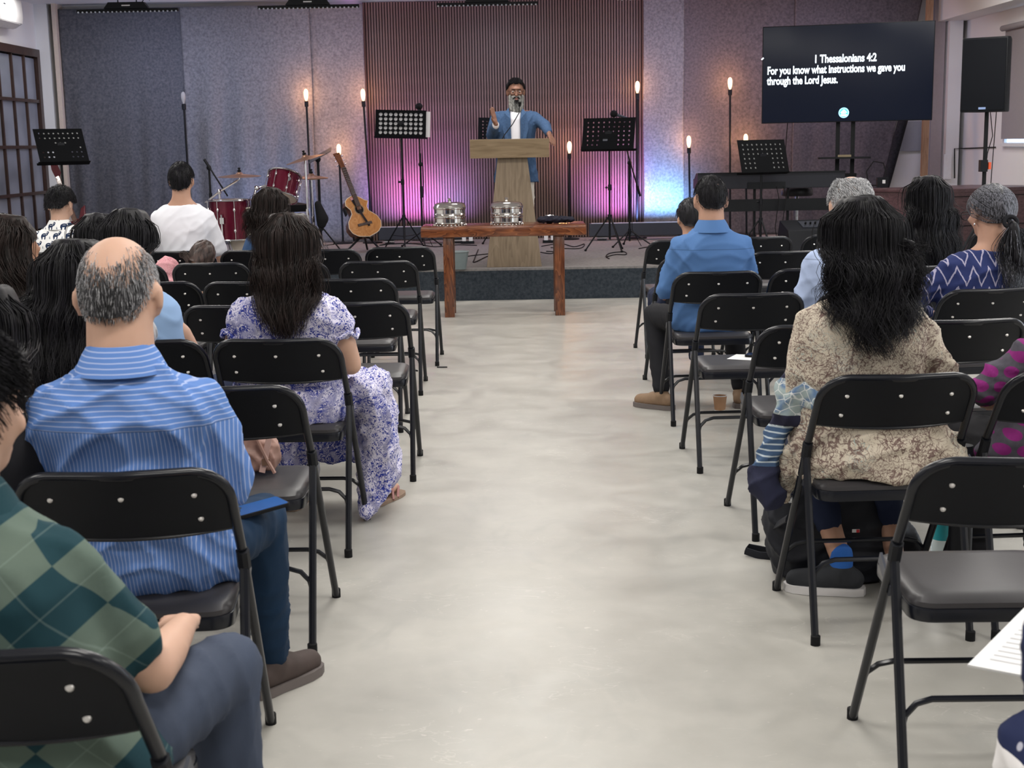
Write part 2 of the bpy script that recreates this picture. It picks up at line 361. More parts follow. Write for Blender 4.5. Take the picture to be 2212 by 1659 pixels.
# ---- felt backdrop curtains
def curtain(xpx0, xpx1, Y, label, m, amp, seed, zt, zb=SH, k=9.0, fold0=.55, slant=0.0):
    x0 = PY(xpx0, 15, Y).x; x1 = PY(xpx1, 15, Y).x; nx = max(30, int((x1-x0)/.022)); nz = 70; r = random.Random(seed)
    ph = [r.uniform(0, 6.28) for _ in range(6)]; fr = [k*r.uniform(.6, 1.5) for _ in range(6)]
    vs = []; nn = []
    for j in range(nz+1):
        t = j/nz; z = zt+(zb-zt)*t; w = max(0.0, (t-fold0*.3))**1.3
        for i in range(nx+1):
            u = i/nx; x = x0+(x1-x0)*u
            d = sum(math.sin(fr[q]*(x+.25*(t-.5)*math.sin(ph[q]))*(1+.15*q)+ph[q]+t*ph[q]*.4) for q in range(6))/6
            d2 = math.sin(2.2*z+ph[0]+3*u)*.3
            e = .35 if u < .02 or u > .98 else 1
            vs.append((x+slant*t*u+.01*math.sin(9*t+ph[1])*t, Y+amp*e*(d*w+d2*w*.4)+.01*math.sin(ph[2]+3*x), z))
    fs = [(j*(nx+1)+i, j*(nx+1)+i+1, (j+1)*(nx+1)+i+1, (j+1)*(nx+1)+i) for j in range(nz) for i in range(nx)]
    o = MB().add(vs, fs).build('backdrop_curtain', m, None, True, 180)
    md = o.modifiers.new('s', 'SOLIDIFY'); md.thickness = .006
    return tag(o, label, 'curtain', 'grey felt backdrop curtains')
ZT = CEIL-.02
zl = PY(250, 18, WY-.2).z
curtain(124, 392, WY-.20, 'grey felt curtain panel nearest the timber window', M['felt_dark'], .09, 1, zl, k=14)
curtain(388, 667, WY-.23, 'wide grey felt curtain panel behind the drum kit', M['felt'], .13, 2, zl, k=11, fold0=.25)
curtain(662, 783, WY-.20, 'narrow grey felt curtain panel between drum kit and slatted panel', M['felt'], .03, 3, zl, k=8)
curtain(1390, 1478, WY-.22, 'narrow felt curtain panel right beside the slatted panel, lit blue', M['felt'], .015, 4, ZT, k=7)
curtain(1474, 1722, WY-.20, 'wide taupe felt curtain panel behind the piano', M['felt_right'], .025, 5, ZT, k=10)
curtain(1718, 1995, WY-.24, 'dark felt curtain panel hanging behind the television', M['felt_right'], .045, 6, ZT, k=9, slant=-.52)
# timber post and white board at the right end of the backdrop
pp = PY(2005, 0, WY-.35); pq = PY(1999, 385, WY-.35)
o = MB().box((pp.x+.02, WY-.35, (SH+CEIL)/2), (.075, .06, CEIL-SH)).build('timber_post', M['pine'], smooth=False)
tag(o, 'bare pine post at the right end of the felt backdrop', 'post')
o = MB(); q0 = PY(2012,100,WY-.2); q1 = PY(2036,100,WY-.2); o.box(((q0.x+q1.x)/2+.02, WY-.2, (SH+CEIL)/2), (q1.x-q0.x, .04, CEIL-SH))
tag(o.build('wall_return', pm('mauve_grey_paint', (.42,.37,.40), .8), smooth=False), kind='structure')
# black roll of cloth leaning at the right end
a, b = PY(1953, 250, WY-.6), PY(1906, 425, WY-.75); d = (b-a); b = a+d*((a.z-SH-.02)/(-d.z))
o = MB().tube([a+(a-b)*.12, a, a.lerp(b,.5), b], [.04,.06,.055,.04], 12).build('cloth_roll', M['black_felt'])
tag(o, 'dark rolled up cloth leaning beside the television', 'cloth roll')
p = PY(1966, 294, WY-.02); struct('trim_6', MB().box((p.x, WY-.02, p.z), (.30, .03, .36)), pm('grey_window_board', (.30,.31,.35), .4))
# ceiling panels (over the audience; they light the room)
pan = N('lit_ceiling_panel', .5); pan.col((.9,.9,.9)).emit((1,.955,.89), 3.0)
for (x, y) in PANELS:
    t = thing('ceiling_light', 'square white LED panel set in the ceiling above the audience', 'ceiling light', (x, y, CEIL), 0, 'ceiling LED panels')
    MB().box((0,0,-.012), (1.24,.64,.024)).build('frame', M['plastic_white'], t, False); MB().box((0,0,-.027), (1.16,.56,.006)).build('diffuser', pan.m, t, False)
# air conditioner on the left wall
e = PX(52, 62, LX+.22); e2 = PX(50, 8, LX+.22)
ac = thing('air_conditioner', 'white wall mounted air conditioner in the upper left corner', 'air conditioner', (LX, e.y, e.z))
ahz = .30
prof = [(0,0),(.13,0),(.21,.05),(.22,.12),(.215,ahz),(0,ahz)]
mm = Matrix(((1,0,0,0),(0,0,-1,0),(0,1,0,0),(0,0,0,1)))
MB().prism(prof, 0, .85, mm).build('casing', M['plastic_white'], ac, True, 30, .008)
MB().box((.16,-.43,.018), (.10,.74,.006), rot=(0,R(-32),0)).build('louvre', M['plastic_white'], ac, False)
for i in range(12): MB().box((.155,-.10-.06*i,.035), (.06,.004,.03), rot=(0,R(-32),0)).build('fin', M['blk'], ac, False)
MB().box((.2205,-.55,.22), (.002,.06,.014)).build('display', M['grey_metal'], ac, False)
# hanging LED bars
led_off = pm('led_lens_strip', (.55,.60,.68), .25)
def led_bar(px, py, Y, wpx, label):
    p = PY(px, py, Y); wd = wpx*Y/FPX*1.0
    t = thing('led_bar', label, 'stage light', p, 0, 'LED bars hanging from the ceiling')
    MB().box((0,.02,.018), (wd,.05,.035)).build('housing', M['blk'], t, False, bevel=.004)
    MB().prism([(-.24,.035),(.24,.035),(.19,.10),(-.19,.10)], -.05, .05, Matrix.Rotation(PI/2,4,'X')).build('driver_box', M['blk'], t, False)
    lm = MB().lathe([(.010,0),(.010,.004),(.006,.008)], 8).mesh('lens'); lm.materials.append(led_off)
    for i in range(24):
        o = link('lens', lm, t); o.location = (-wd/2+.02+i*(wd-.04)/23, -.004, .004); o.rotation_euler = (R(125),0,0)
    MB().tube([(-.10,.02,.10),(-.10,.02,.16),(.10,.02,.16),(.10,.02,.10)], .008, 6).build('hanging_bracket', M['blk'], t)
    top = CEIL-p.z
    MB().tube([(0,.02,.16),(0,.02,top)], .012, 8).build('drop_rod', M['blk'], t)
    MB().tube([(.16,.02,.10),(.22,.02,.19),(.24,.02,.12),(.28,.0,.2),(.2,.02,top)], .005, 5).build('power_cable', M['rubber'], t)
    MB().box((.0,-.0502,.065), (.09,.002,.012)).build('maker_mark', M['plastic_white'], t, False)
led_bar(275, 26, 15.2, 212, 'black LED bar hanging above the left curtain nearest the window')
led_bar(666, 18, 15.2, 212, 'black LED bar hanging at the left edge of the slatted panel')
led_bar(1052, 12, 15.2, 212, 'black LED bar hanging above the podium')
led_bar(1440, -2, 15.2, 212, 'black LED bar hanging at the right edge of the slatted panel')
# ================================================================ folding chairs
def make_chair():
    t = thing('folding_chair', 'x', 'chair')
    hw = .228; r = .0115
    def tb(z): return .25-.50*z/.79      # leaning tube of the back frame
    pts = [(-hw, tb(0), 0.004), (-hw, tb(.3), .3), (-hw, tb(.56), .56), (-hw+.004, tb(.70), .70)]
    cr = .075
    for i in range(7):
        a = R(180-90*i/6); pts.append((-hw+.004+cr+cr*math.cos(a), tb(.715+cr*math.sin(a)*.95)-.008*math.sin(a), .715+cr*math.sin(a)))
    for u in (-.6, -.3, 0, .3, .6): pts.append((u*(hw-cr), tb(.787)-.008-.022*(1-abs(u)), .790))
    full = pts[:11]+pts[11:]+[(-x, y, z) for (x, y, z) in reversed(pts[:11])]
    MB().tube(full, r, 10).build('back_frame', M['blk_gloss'], t)
    # pressed steel backrest, bowed towards the rear
    pb = MB(); nx, nz = 14, 6; vs = []
    for side in (0, 1):
        for j in range(nz+1):
            for i in range(nx+1):
                u = -1+2*i/nx; v = j/nz; zt = .786-(.055*max(0,(abs(u)-.72)/.28)**2); zb = .628+.012*abs(u)**2
                z = zb+(zt-zb)*v; x = u*(hw-.006); vs.append((x, tb(z)-.034*(1-u*u)+(.003 if side else -.003), z))
    k = (nx+1)*(nz+1)
    for j in range(nz):
        for i in range(nx):
            q = (j*(nx+1)+i, j*(nx+1)+i+1, (j+1)*(nx+1)+i+1, (j+1)*(nx+1)+i); pb.f.append(q); pb.f.append(tuple(k+a for a in reversed(q)))
    bd = [i for i in range(nx+1)]+[(j*(nx+1)+nx) for j in range(1, nz+1)]+[nz*(nx+1)+i for i in range(nx-1,-1,-1)]+[j*(nx+1) for j in range(nz-1,0,-1)]
    for i in range(len(bd)): a_, b_ = bd[i], bd[(i+1)%len(bd)]; pb.f.append((b_, a_, k+a_, k+b_))
    pb.v = [Vector(q) for q in vs]; pb.mi = [0]*len(pb.f)
    bp = pb.build('backrest', M['blk_panel'], t, True, 50)
    MB().tube([(u*(hw-.006), tb(.63)-.034*(1-u*u)-.001, .628+.012*u*u) for u in [q/8 for q in range(-8, 9)]], .005, 6).build('rolled_edge', M['blk_gloss'], bp)
    rm = MB().lathe([(.0065,0),(.006,.003),(.003,.0045)], 10).mesh('rivet'); rm.materials.append(M['rivet'])
    for x, z in ((-.150,.735),(0,.735),(.150,.735),(-.155,.672),(.155,.672)):
        o = link('rivet', rm, bp); u = x/(hw-.006); o.location = (x, tb(z)-.034*(1-u*u)-.003, z); o.rotation_euler = (R(90-32)+.1, 0, 0)
    # rear legs with collars
    for s in (-1, 1):
        x = s*(hw+.001)
        MB().tube([(x, tb(.545)-.004, .545), (x, -.25, .004)], .0115, 8).build('rear_leg', M['blk_gloss'], t)
        MB().tube([(x, tb(.575)-.004,.575), (x, tb(.53)-.012,.53)], .0155, 8).build('collar', M['plastic_black'], t)
        MB().box((x*.97, .0, .465), (.006, .11, .030), rot=(R(28),0,0)).build('hinge_plate', M['grey_metal'], t, False)
        MB().lathe([(.0145,0),(.0145,.028),(.012,.03)], 10, Matrix.Translation((x,-.25,0))).build('foot_cap', M['rubber'], t)
        MB().lathe([(.0145,0),(.0145,.028),(.012,.03)], 10, Matrix.Translation((s*hw,.25,0))).build('foot_cap', M['rubber'], t)
    # curved stretchers
    def bar(y0, z0, y1, z1):
        p = [(-hw, y0, z0)]+[(-hw+.07*(1-math.cos(R(a))), y0+(y1-y0)*math.sin(R(a)), z0+(z1-z0)*math.sin(R(a))) for a in (30, 60, 90)]
        return p+[(-x, y, z) for x, y, z in reversed(p)]
    MB().tube(bar(-.195,.165,-.18,.235), .0075, 7).build('stretcher', M['blk_gloss'], t)
    MB().tube(bar(.17,.13,.145,.195), .0075, 7).build('stretcher', M['blk_gloss'], t)
    # seat
    def pl(w0, w1, y0, y1, r0):
        out = []
        for cx, cy, a in ((w1/2-r0, y1-r0, 0), (-w1/2+r0, y1-r0, 90), (-w0/2+r0, y0+r0, 180), (w0/2-r0, y0+r0, 270)):
            for i in range(6): q = R(a+90*i/5); out.append((cx+r0*math.cos(q), cy+r0*math.sin(q)))
        return out
    MB().prism(pl(.412,.400,-.175,.205,.05), .408, .440).build('seat_pan', M['blk_gloss'], t, True, 40, .004)
    sp = MB(); o1 = pl(.404,.394,-.172,.20,.05); o2 = pl(.376,.366,-.152,.178,.045); o3 = pl(.32,.31,-.12,.15,.04); n = len(o1)
    for pr, z in ((o1,.4405),(o1,.452),(o2,.4635),(o3,.466)): sp.v += [Vector((x, y, z)) for x, y in pr]
    for L in range(3):
        for i in range(n): sp.f.append((L*n+i, L*n+(i+1)%n, (L+1)*n+(i+1)%n, (L+1)*n+i))
    sp.f.append(tuple(range(3*n, 4*n))); sp.f.append(tuple(range(n-1,-1,-1))); sp.mi = [0]*len(sp.f)
    sp.build('seat_pad', M['vinyl'], t, True, 60)
    return t
CH0 = make_chair(); kids(CH0); used = [False]
GL = 'black folding chairs left of the aisle'; GR = 'black folding chairs right of the aisle'
CH = {}
def chair(key, cx, ty, yaw, label):
    cx += (cx-1106)*.026; p = PZ(cx, ty+1, .79); y = R(yaw)
    loc = Vector((p.x, p.y, 0)) + Matrix.Rotation(y, 3, 'Z') @ Vector((0, .275, 0))
    o = copy_tree(CH0) if used[0] else CH0; used[0] = True
    o.location = (loc.x, loc.y, 0); o.rotation_euler = (0, 0, y); o['label'] = label; o['group'] = GL if key[0] == 'L' else GR
    CH[key] = (loc.x, loc.y, y); return o
chair('LA1', 868, 536, -1, 'empty folding chair at the left aisle end of the front row')
chair('LA2', 711, 541, -1, 'empty front row folding chair in front of the acoustic guitar')
chair('LA3', 560, 543, -2, 'folding chair under the long haired woman in front of the drum kit')
chair('LA4', 404, 545, -2, 'folding chair under the man in the white t-shirt')
chair('LA6', 90, 548, -3, 'folding chair under the man in the elephant print shirt')
chair('LB1', 822, 567, 0, 'empty folding chair at the aisle end of the second row on the left')
chair('LB2', 634, 569, -1, 'second row folding chair whose right corner shows beside the floral dress woman\'s hair')
chair('LB3', 467, 571, -1, 'folding chair directly behind the child with brown hair')
chair('LB4', 289, 574, -2, 'folding chair left of the pink print sleeve')
chair('LB5', 112, 577, -2, 'folding chair directly behind the elephant print shirt')
chair('LC1', 765, 606, 0, 'folding chair at the aisle end of the third row with a paper on its seat')
chair('LC2', 545, 612, -1, 'third row folding chair mostly hidden behind the floral dress woman')
chair('LC3', 350, 613, -1, 'third row folding chair with its top right corner beside the bare shoulder')
chair('LD1', 773, 657, 0, 'empty aisle end folding chair just beyond the woman in the floral dress')
chair('LD2', 518, 664, -1, 'fourth row folding chair partly showing between bare arm and floral sleeve')
chair('LD4', 205, 666, -2, 'fourth row folding chair hidden behind the bald man')
chair('LE1', 604, 738, -2, 'folding chair under the woman in the blue and white floral dress')
chair('LE2', 316, 741, -1, 'folding chair under the woman with the bare shoulder')
chair('LE4', 4, 750, -4, 'folding chair under the dark haired woman at the left edge')
chair('LF1', 487, 842, -1, 'empty folding chair holding a tan handbag, behind the floral dress woman')
chair('LF3', 110, 858, -3, 'folding chair under the woman in the studded black top')
chair('LG2', -196, 1040, 2, 'folding chair under the person in black at the far left, beyond the green check shirt')
chair('LG1', 274, 1029, 4, 'folding chair under the man in the blue striped shirt')
chair('LH1', -84, 1424, -3, 'large near folding chair under the person in the green diamond check shirt')
chair('RA1', 1463, 521, 4, 'folding chair at the aisle end of the front row on the right')
chair('RA2', 1632, 514, 5, 'front row folding chair below the piano\'s music stand')
chair('RA3', 1791, 509, 5, 'front row folding chair in front of the floor monitor wedge')
chair('RA5', 2146, 497, 6, 'front row folding chair beyond the woman with the ponytail')
chair('RA6', 2252, 490, 6, 'front row folding chair cut by the right edge beside the ponytail')
chair('RB1', 1501, 557, 4, 'folding chair under the boy in front of the blue shirted man')
chair('RB2', 1684, 546, 5, 'empty second row folding chair between blue shirted man and grey haired man')
chair('RC1', 1543, 590, 2, 'folding chair under the man in the plain blue shirt')
chair('RC2', 1748, 583, 5, 'third row folding chair partly hidden by the grey haired man')
chair('RC3', 1990, 577, 6, 'folding chair under the woman with long black hair by the desk')
chair('RD1', 1617, 638, 2, 'empty folding chair with a phone and a white paper on its seat')
chair('RD2', 1862, 633, 5, 'folding chair under the grey haired man in the pale blue shirt')
chair('RD3', 2124, 628, 5, 'folding chair under the woman with the grey ponytail')
chair('RE1', 1762, 707, 3, 'empty folding chair just beyond the woman in the beige floral tunic')
chair('RE2', 2076, 696, 6, 'empty folding chair between beige tunic and magenta dotted sleeve')
chair('RF1', 1932, 816, 2, 'folding chair under the woman in the beige floral tunic')
chair('RF2', 2325, 806, 3, 'folding chair under the person in the magenta dotted cardigan')
chair('RG1', 2200, 999, -1, 'large near folding chair at the right edge, empty')
chair('LA5', 247, 547, -2, 'front row folding chair hidden behind the dark haired child')
# ================================================================ people: builders
def V(*a): return Vector(a)
class Blob(MB):
    def cap(s, p, r0, q, r1, n=14):
        p, q = Vector(p), Vector(q); d = q-p; L = max(d.length, 1e-4); m = frame(p, d); vs = []; rings = []
        for i in range(1, 5): a = -PI/2+PI/2*i/5; rings.append((r0*math.cos(a), r0*math.sin(a)))
        rings += [(r0, 0), (r0*.5+r1*.5, L/2), (r1, L)]
        for i in range(1, 5): a = PI/2*i/5; rings.append((r1*math.cos(a), L+r1*math.sin(a)))
        return s.lathe([(.15*r0, -r0)]+rings+[(.15*r1, L+r1)], n, m)
    def chain(s, pts):
        for (p, r), (q, r2) in zip(pts[:-1], pts[1:]): s.cap(p, r, q, r2)
        return s
    def loft(s, rings, n=28, ex=2.3):
        """rings: (centre, rx, ry) stacked along z"""
        vs = []
        for c, rx, ry in rings:
            for k in range(n):
                a = 2*PI*k/n; ca, sa = math.cos(a), math.sin(a)
                vs.append((c[0]+rx*math.copysign(abs(ca)**(2/ex), ca), c[1]+ry*math.copysign(abs(sa)**(2/ex), sa), c[2]))
        m = len(rings); fs = [(i*n+k, i*n+(k+1)%n, (i+1)*n+(k+1)%n, (i+1)*n+k) for i in range(m-1) for k in range(n)]
        return s.add(vs, fs+[tuple(range(n-1,-1,-1)), tuple((m-1)*n+k for k in range(n))])
    def union(s, name, mat, parent, voxel=.011, smooth=4, disp=None, inflate=0.0):
        me = s.mesh(name); o = bpy.data.objects.new(name, me); SC2.collection.objects.link(o)
        md = o.modifiers.new('r', 'REMESH'); md.mode = 'VOXEL'; md.voxel_size = voxel; md.adaptivity = 0
        sm = o.modifiers.new('s', 'SMOOTH'); sm.factor = .5; sm.iterations = smooth
        m2 = evaluated(o)
        if disp is not None or inflate:
            n = len(m2.vertices); co = np.empty(n*3, np.float32); m2.vertices.foreach_get('co', co); co = co.reshape(-1,3)
            no = np.empty(n*3, np.float32); m2.vertex_normals.foreach_get('vector', no); no = no.reshape(-1,3)
            d = np.full(n, inflate, np.float32)
            if disp is not None: d = d+disp(co)
            co = co+no*d[:,None]; m2.vertices.foreach_set('co', co.ravel()); m2.update()
        m2.materials.clear(); m2.materials.append(mat); m2.polygons.foreach_set('use_smooth', [True]*len(m2.polygons))
        return link(name, m2, parent)
def folds(amp, k=26.0, seed=0, zs=.8, lo=.2):
    r = np.random.default_rng(seed); D = r.normal(size=(5,3)); D[:,2] *= 1.5; D /= np.linalg.norm(D, axis=1)[:,None]; ph = r.uniform(0, 6.28, 5)
    def f(c):
        w = c+.05*np.sin(c[:,[1,2,0]]*9+ph[:3])+.02*np.sin(c[:,[2,0,1]]*23+ph[2:5]); d = 0
        for i in range(5):
            q = 1-np.abs(np.sin(w@D[i]*k*(.7+.3*i)+ph[i])); g = .5+.5*np.sin(w@D[(i+2)%5]*5+ph[i]); d = d+(q**2.2)*g
        return (d/5*2-.35)*1.9*amp*(lo+(1-lo)*1.0)
    return f
def skin_mat(name, c, c2=None):
    k = N(name, .55, 0, .35); f = k.noise(9, detail=4); k.col(k.mix(f, tuple(q*.90 for q in c), tuple(min(1, q*1.1) for q in c)))
    k.b.inputs['Subsurface Weight'].default_value = .08; k.b.inputs['Subsurface Radius'].default_value = (.02,.008,.004); k.b.inputs['Subsurface Scale'].default_value = .3
    k.bump(k.noise(120), .08, .001); return k.m
SK_M = skin_mat('brown_skin', (.36,.19,.12)); SK_D = skin_mat('deep_brown_skin', (.23,.115,.078)); SK_L = skin_mat('light_brown_skin', (.52,.32,.235)); SK_T = skin_mat('tan_skin', (.44,.25,.175))
def hair_mat(name, c, rough=.38, spec=.5, c2=None, sc=60):
    k = N(name, rough, 0, spec); f = k.noise(sc, k.map((1,1,.12)), 2); k.col(k.mix(k.step(f,.4,.6), tuple(q*.5 for q in c), c2 or tuple(q*1.5 for q in c))); return k.m
H_BLK = hair_mat('black_hair', (.008,.0075,.010), .48, .2); H_BRN = hair_mat('dark_brown_hair', (.017,.011,.010), .48, .2)
H_LBR = hair_mat('brown_hair', (.045,.028,.024), .45, .3); H_GRY = hair_mat('grey_hair', (.30,.30,.32), .5, .3, (.52,.52,.54), 200); H_SALT = hair_mat('salt_and_pepper_hair', (.020,.020,.026), .5, .3, (.17,.17,.20), 260)
H_DGR = hair_mat('dark_grey_hair', (.045,.045,.05), .5)
# ---- hair strands: (N, M, 3) array of paths -> one mesh of three sided tapering tubes
def strands(name, paths, rad, mat, parent, taper=.35):
    P = np.asarray(paths, np.float32); n, m, _ = P.shape
    T = np.gradient(P, axis=1); T /= np.linalg.norm(T, axis=2, keepdims=True)+1e-9
    ref = np.broadcast_to(np.array([.31,.93,.2], np.float32), T.shape); A = np.cross(T, ref); A /= np.linalg.norm(A, axis=2, keepdims=True)+1e-9; B = np.cross(T, A)
    t = np.linspace(0, 1, m)[None,:,None]; r = rad*(1-(1-taper)*t**1.5)
    vs = np.stack([P+(A*math.cos(a)+B*math.sin(a))*r for a in (0, 2.0944, 4.1888)], axis=2).reshape(-1, 3)
    base = (np.arange(n)[:,None]*m+np.arange(m-1)[None,:]).reshape(-1)*3
    fs = np.concatenate([np.stack([base+k, base+(k+1)%3, base+3+(k+1)%3, base+3+k], axis=1) for k in range(3)])
    me = bpy.data.meshes.new(name); me.vertices.add(len(vs)); me.vertices.foreach_set('co', vs.ravel())
    me.loops.add(fs.size); me.loops.foreach_set('vertex_index', fs.ravel().astype(np.int32)); me.polygons.add(len(fs))
    me.polygons.foreach_set('loop_start', np.arange(0, fs.size, 4, dtype=np.int32)); me.polygons.foreach_set('use_smooth', np.ones(len(fs), bool))
    me.update(calc_edges=True); me.materials.append(mat); o = link(name, me, parent); o['kind'] = 'stuff'; return o
HR = (.080, .102, .108); HC = np.array((0, -.012, .015))       # scalp ellipsoid in head space
def scalp(th, ph, k=1.0):
    """th from the crown, ph azimuth with 0 at the back; arrays"""
    return np.stack([HR[0]*k*np.sin(th)*np.sin(ph), -HR[1]*k*np.sin(th)*np.cos(ph), np.where(np.cos(th) > 0, HR[2], .148)*k*np.cos(th)+0*ph], -1)+HC
def tf(mat, P):
    m = np.array(mat); return P@m[:3,:3].T+m[:3,3]
def hairline(ph, low=128):
    a = np.abs(ph)/PI      # 0 back, 1 front
    return np.radians(np.interp(a, [0,.28,.40,.46,.54,.66,1], [low, low-6, 102, 84, 90, 74, 56]))
def cap_mesh(name, Mh, mat, parent, k=1.06, th0=None, low=128, bump=.004, seed=1, line=hairline):
    n, m = 40, 16; mb = MB(); r = np.random.default_rng(seed); a = r.uniform(0, 6, 4)
    for sd in (0, 1):
        for j in range(m+1):
            ph = np.linspace(-PI, PI, n, endpoint=False); hi = line(ph, low); lo = np.radians(th0(ph)) if th0 else 0*ph+.02
            th = lo+(hi-lo)*j/m; kk = k-(.07 if sd else 0)-.065*max(0, (j/m-.6)/.4)**1.5
            P = scalp(th, ph, kk); P += (P-HC)*(bump/.1)*(np.sin(7*ph+a[0]+3*th)*np.sin(6*th+a[1])+.6*np.sin(19*ph+a[2])*np.sin(13*th))[:,None]*(0 if sd else 1)
            mb.v += [Vector(q) for q in tf(Mh, P)]
    K = n*(m+1)
    for j in range(m):
        for i in range(n):
            q = (j*n+i, j*n+(i+1)%n, (j+1)*n+(i+1)%n, (j+1)*n+i); mb.f.append(tuple(reversed(q))); mb.f.append(tuple(K+x for x in q))
    for i in range(n): mb.f.append((m*n+i, m*n+(i+1)%n, K+m*n+(i+1)%n, K+m*n+i)); 
    if th0:
        for i in range(n): mb.f.append(((i+1)%n, i, K+i, K+(i+1)%n))
    mb.mi = [0]*len(mb.f); return mb.build(name, mat, parent, True, 180)
def short_hair(Mh, mat, parent, n=1500, length=.03, rad=.0011, low=128, th0=None, seed=2, k=1.03, up=.012, cap=True, line=hairline, fall=1.0, capmat=None, whorl=.4, keep=None):
    if cap: cap_mesh('hair_cap', Mh, capmat or mat, parent, k, th0, low, seed=seed, line=line)
    r = np.random.default_rng(seed); ph = r.uniform(-PI, PI, n*2); u = r.uniform(0, 1, n*2); hi = line(ph, low); lo = np.radians(th0(ph)) if th0 else 0*ph
    th = np.arccos(1-u*(1-np.cos(hi))); ok = th > lo
    if keep: ok &= r.uniform(0, 1, n*2) < keep(th, ph)
    th, ph = th[ok][:n], ph[ok][:n]; n = len(th)
    M_ = 5; L = length*r.uniform(.6, 1.25, n)*(1-.78*np.clip(th/line(ph, low), 0, 1)**3); P = np.zeros((n, M_, 3)); clump = np.sin(ph*9+th*5)*.25+np.sin(ph*23)*.12
    for i in range(M_):
        t = i/(M_-1); thi = th+L*t/.1*fall; P[:,i] = scalp(thi, ph+(clump+whorl)*t*L*8, 1.0); 
        out = (P[:,i]-HC); out /= np.linalg.norm(out, axis=1)[:,None]; P[:,i] += out*(.002+(k-1)*.1+up*(np.sin(t*PI*.55)*r.uniform(.4,1.3,n)))[:,None]
    return strands('hair', tf(Mh, P), rad, mat, parent)
def long_hair(Mh, mat, parent, surf, zend, wid, n=70, per=14, rad=.0016, wave=.012, seed=3, phm=2.3, M_=18, spread=.02, zfall=-.02, bulge=0.0, side=0.0, capm=None, under=True, thick=.035):
    """surf(x, z) -> y of the back surface; zend lowest point; wid(z) -> half width of the falling hair; all in body space"""
    r = np.random.default_rng(seed); cm = capm or mat
    cap_mesh('hair_cap', Mh, cm, parent, 1.07, None, 112, .003, seed)
    guides = []; info = []; hx0 = Mh.translation.x
    for g in range(n):
        ph = phm*(-1+2*(g+r.uniform(0,1))/n); lay = r.uniform(0, 1)**.7
        ty = r.uniform(-.04, .045); pts = []
        for i in range(7):
            th = math.radians(4+ (88+8*math.cos(ph))*i/6); q = scalp(np.array([th]), np.array([ph]), 1.06+.05*lay)[0]
            q[1] += ty*(1-i/6)**1.5; pts.append(q)
        pts = tf(Mh, np.array(pts)); p = pts[-1]; z0 = p[2]; ze = zend+abs(r.normal(0, .045))+.16*abs(ph/phm)**1.5*r.uniform(.4, 1.2)
        zs_ = np.linspace(z0, ze, M_-6)[1:]; ph1, ph2 = r.uniform(0, 6.28, 2); out = []
        x0 = p[0]; xt = side+math.sin(ph*.62)*1.0
        for z in zs_:
            t = (z0-z)/(z0-ze); e = min(1, t*2.2); e = e*e*(3-2*e)
            x = x0*(1-e)+(side+hx0*.8+(xt-side)*wid(z))*e; x += wave*math.sin(ph1+t*9)*t
            yb = surf(x, z)-.008-thick*lay; y = p[1]*(1-e)+yb*e
            y = min(y, yb) if e > .5 else y
            y += wave*.5*math.sin(ph2+t*8)*t; out.append((x, y, z))
        guides.append(np.vstack([pts, out])); info.append(lay)
    G = np.array(guides); m = G.shape[1]; t = np.linspace(0, 1, m)[None,:,None]
    P = []
    for q in range(per):
        o = r.normal(0, 1, (n,1,3))*np.array([spread, spread*.45, .004]); 
        w = np.where(t < .2, .5, 1.0)*(1-.45*t**3)+.10*t
        j = r.normal(0, .0022, (n, m, 3)).cumsum(axis=1)*t*.9
        P.append(G+o*w*np.clip(t*3+.35, 0, 1)+j)
    P = np.concatenate(P)
    # keep outside the back surface
    strands('hair', P, rad, mat, parent)
    if under:
        b = Blob(); 
        for g in range(0, n, max(1, n//26)):
            c = G[g].copy(); k_ = int(m*.90); 
            c[:,1] += .022
            seq = [(Vector(c[i]), .016 if i > 2 else .02) for i in range(2, k_, 3)]
            if len(seq) > 1: b.chain(seq)
        b.union('hair_under_layer', cm, parent, .010, 5)
# ---- body
def head_prims(b, Mh, fem=False, sc=1.0, detail=False):
    def pt(x, y, z): return Mh @ V(x*sc, y*sc, z*sc)
    def el(c, r, n=16, m=12): b.ell((0,0,0), (1,1,1), n, m, Mh @ Matrix.Translation(V(*c)*sc) @ Matrix.Diagonal((r[0]*sc, r[1]*sc, r[2]*sc, 1)))
    el((0,-.012,.022), (.0755,.097,.093), 20, 14); el((0,.03,-.015), (.062,.066,.085)); el((0,.045,-.072), (.040,.045,.038))
    el((0,-.005,-.045), (.058,.07,.06)); el((0,.094,-.022), (.012,.020,.024), 10, 8); el((0,.105,-.034), (.016,.013,.011), 10, 8)
    el((0,.088,.028), (.045,.012,.010), 12, 8); el((0,.086,-.066), (.024,.012,.012), 10, 8)
    for s in (-1, 1):
        m = Mh @ Matrix.Translation(V(s*.081,-.008,-.014)*sc) @ Matrix.Rotation(s*.55, 4, 'Z') @ Matrix.Rotation(.15,4,'X') @ Matrix.Diagonal((.0095*sc,.022*sc,.035*sc,1))
        b.ell((0,0,0), (1,1,1), 12, 10, m); el((s*.036,.075,-.025), (.024,.018,.018), 10, 8)
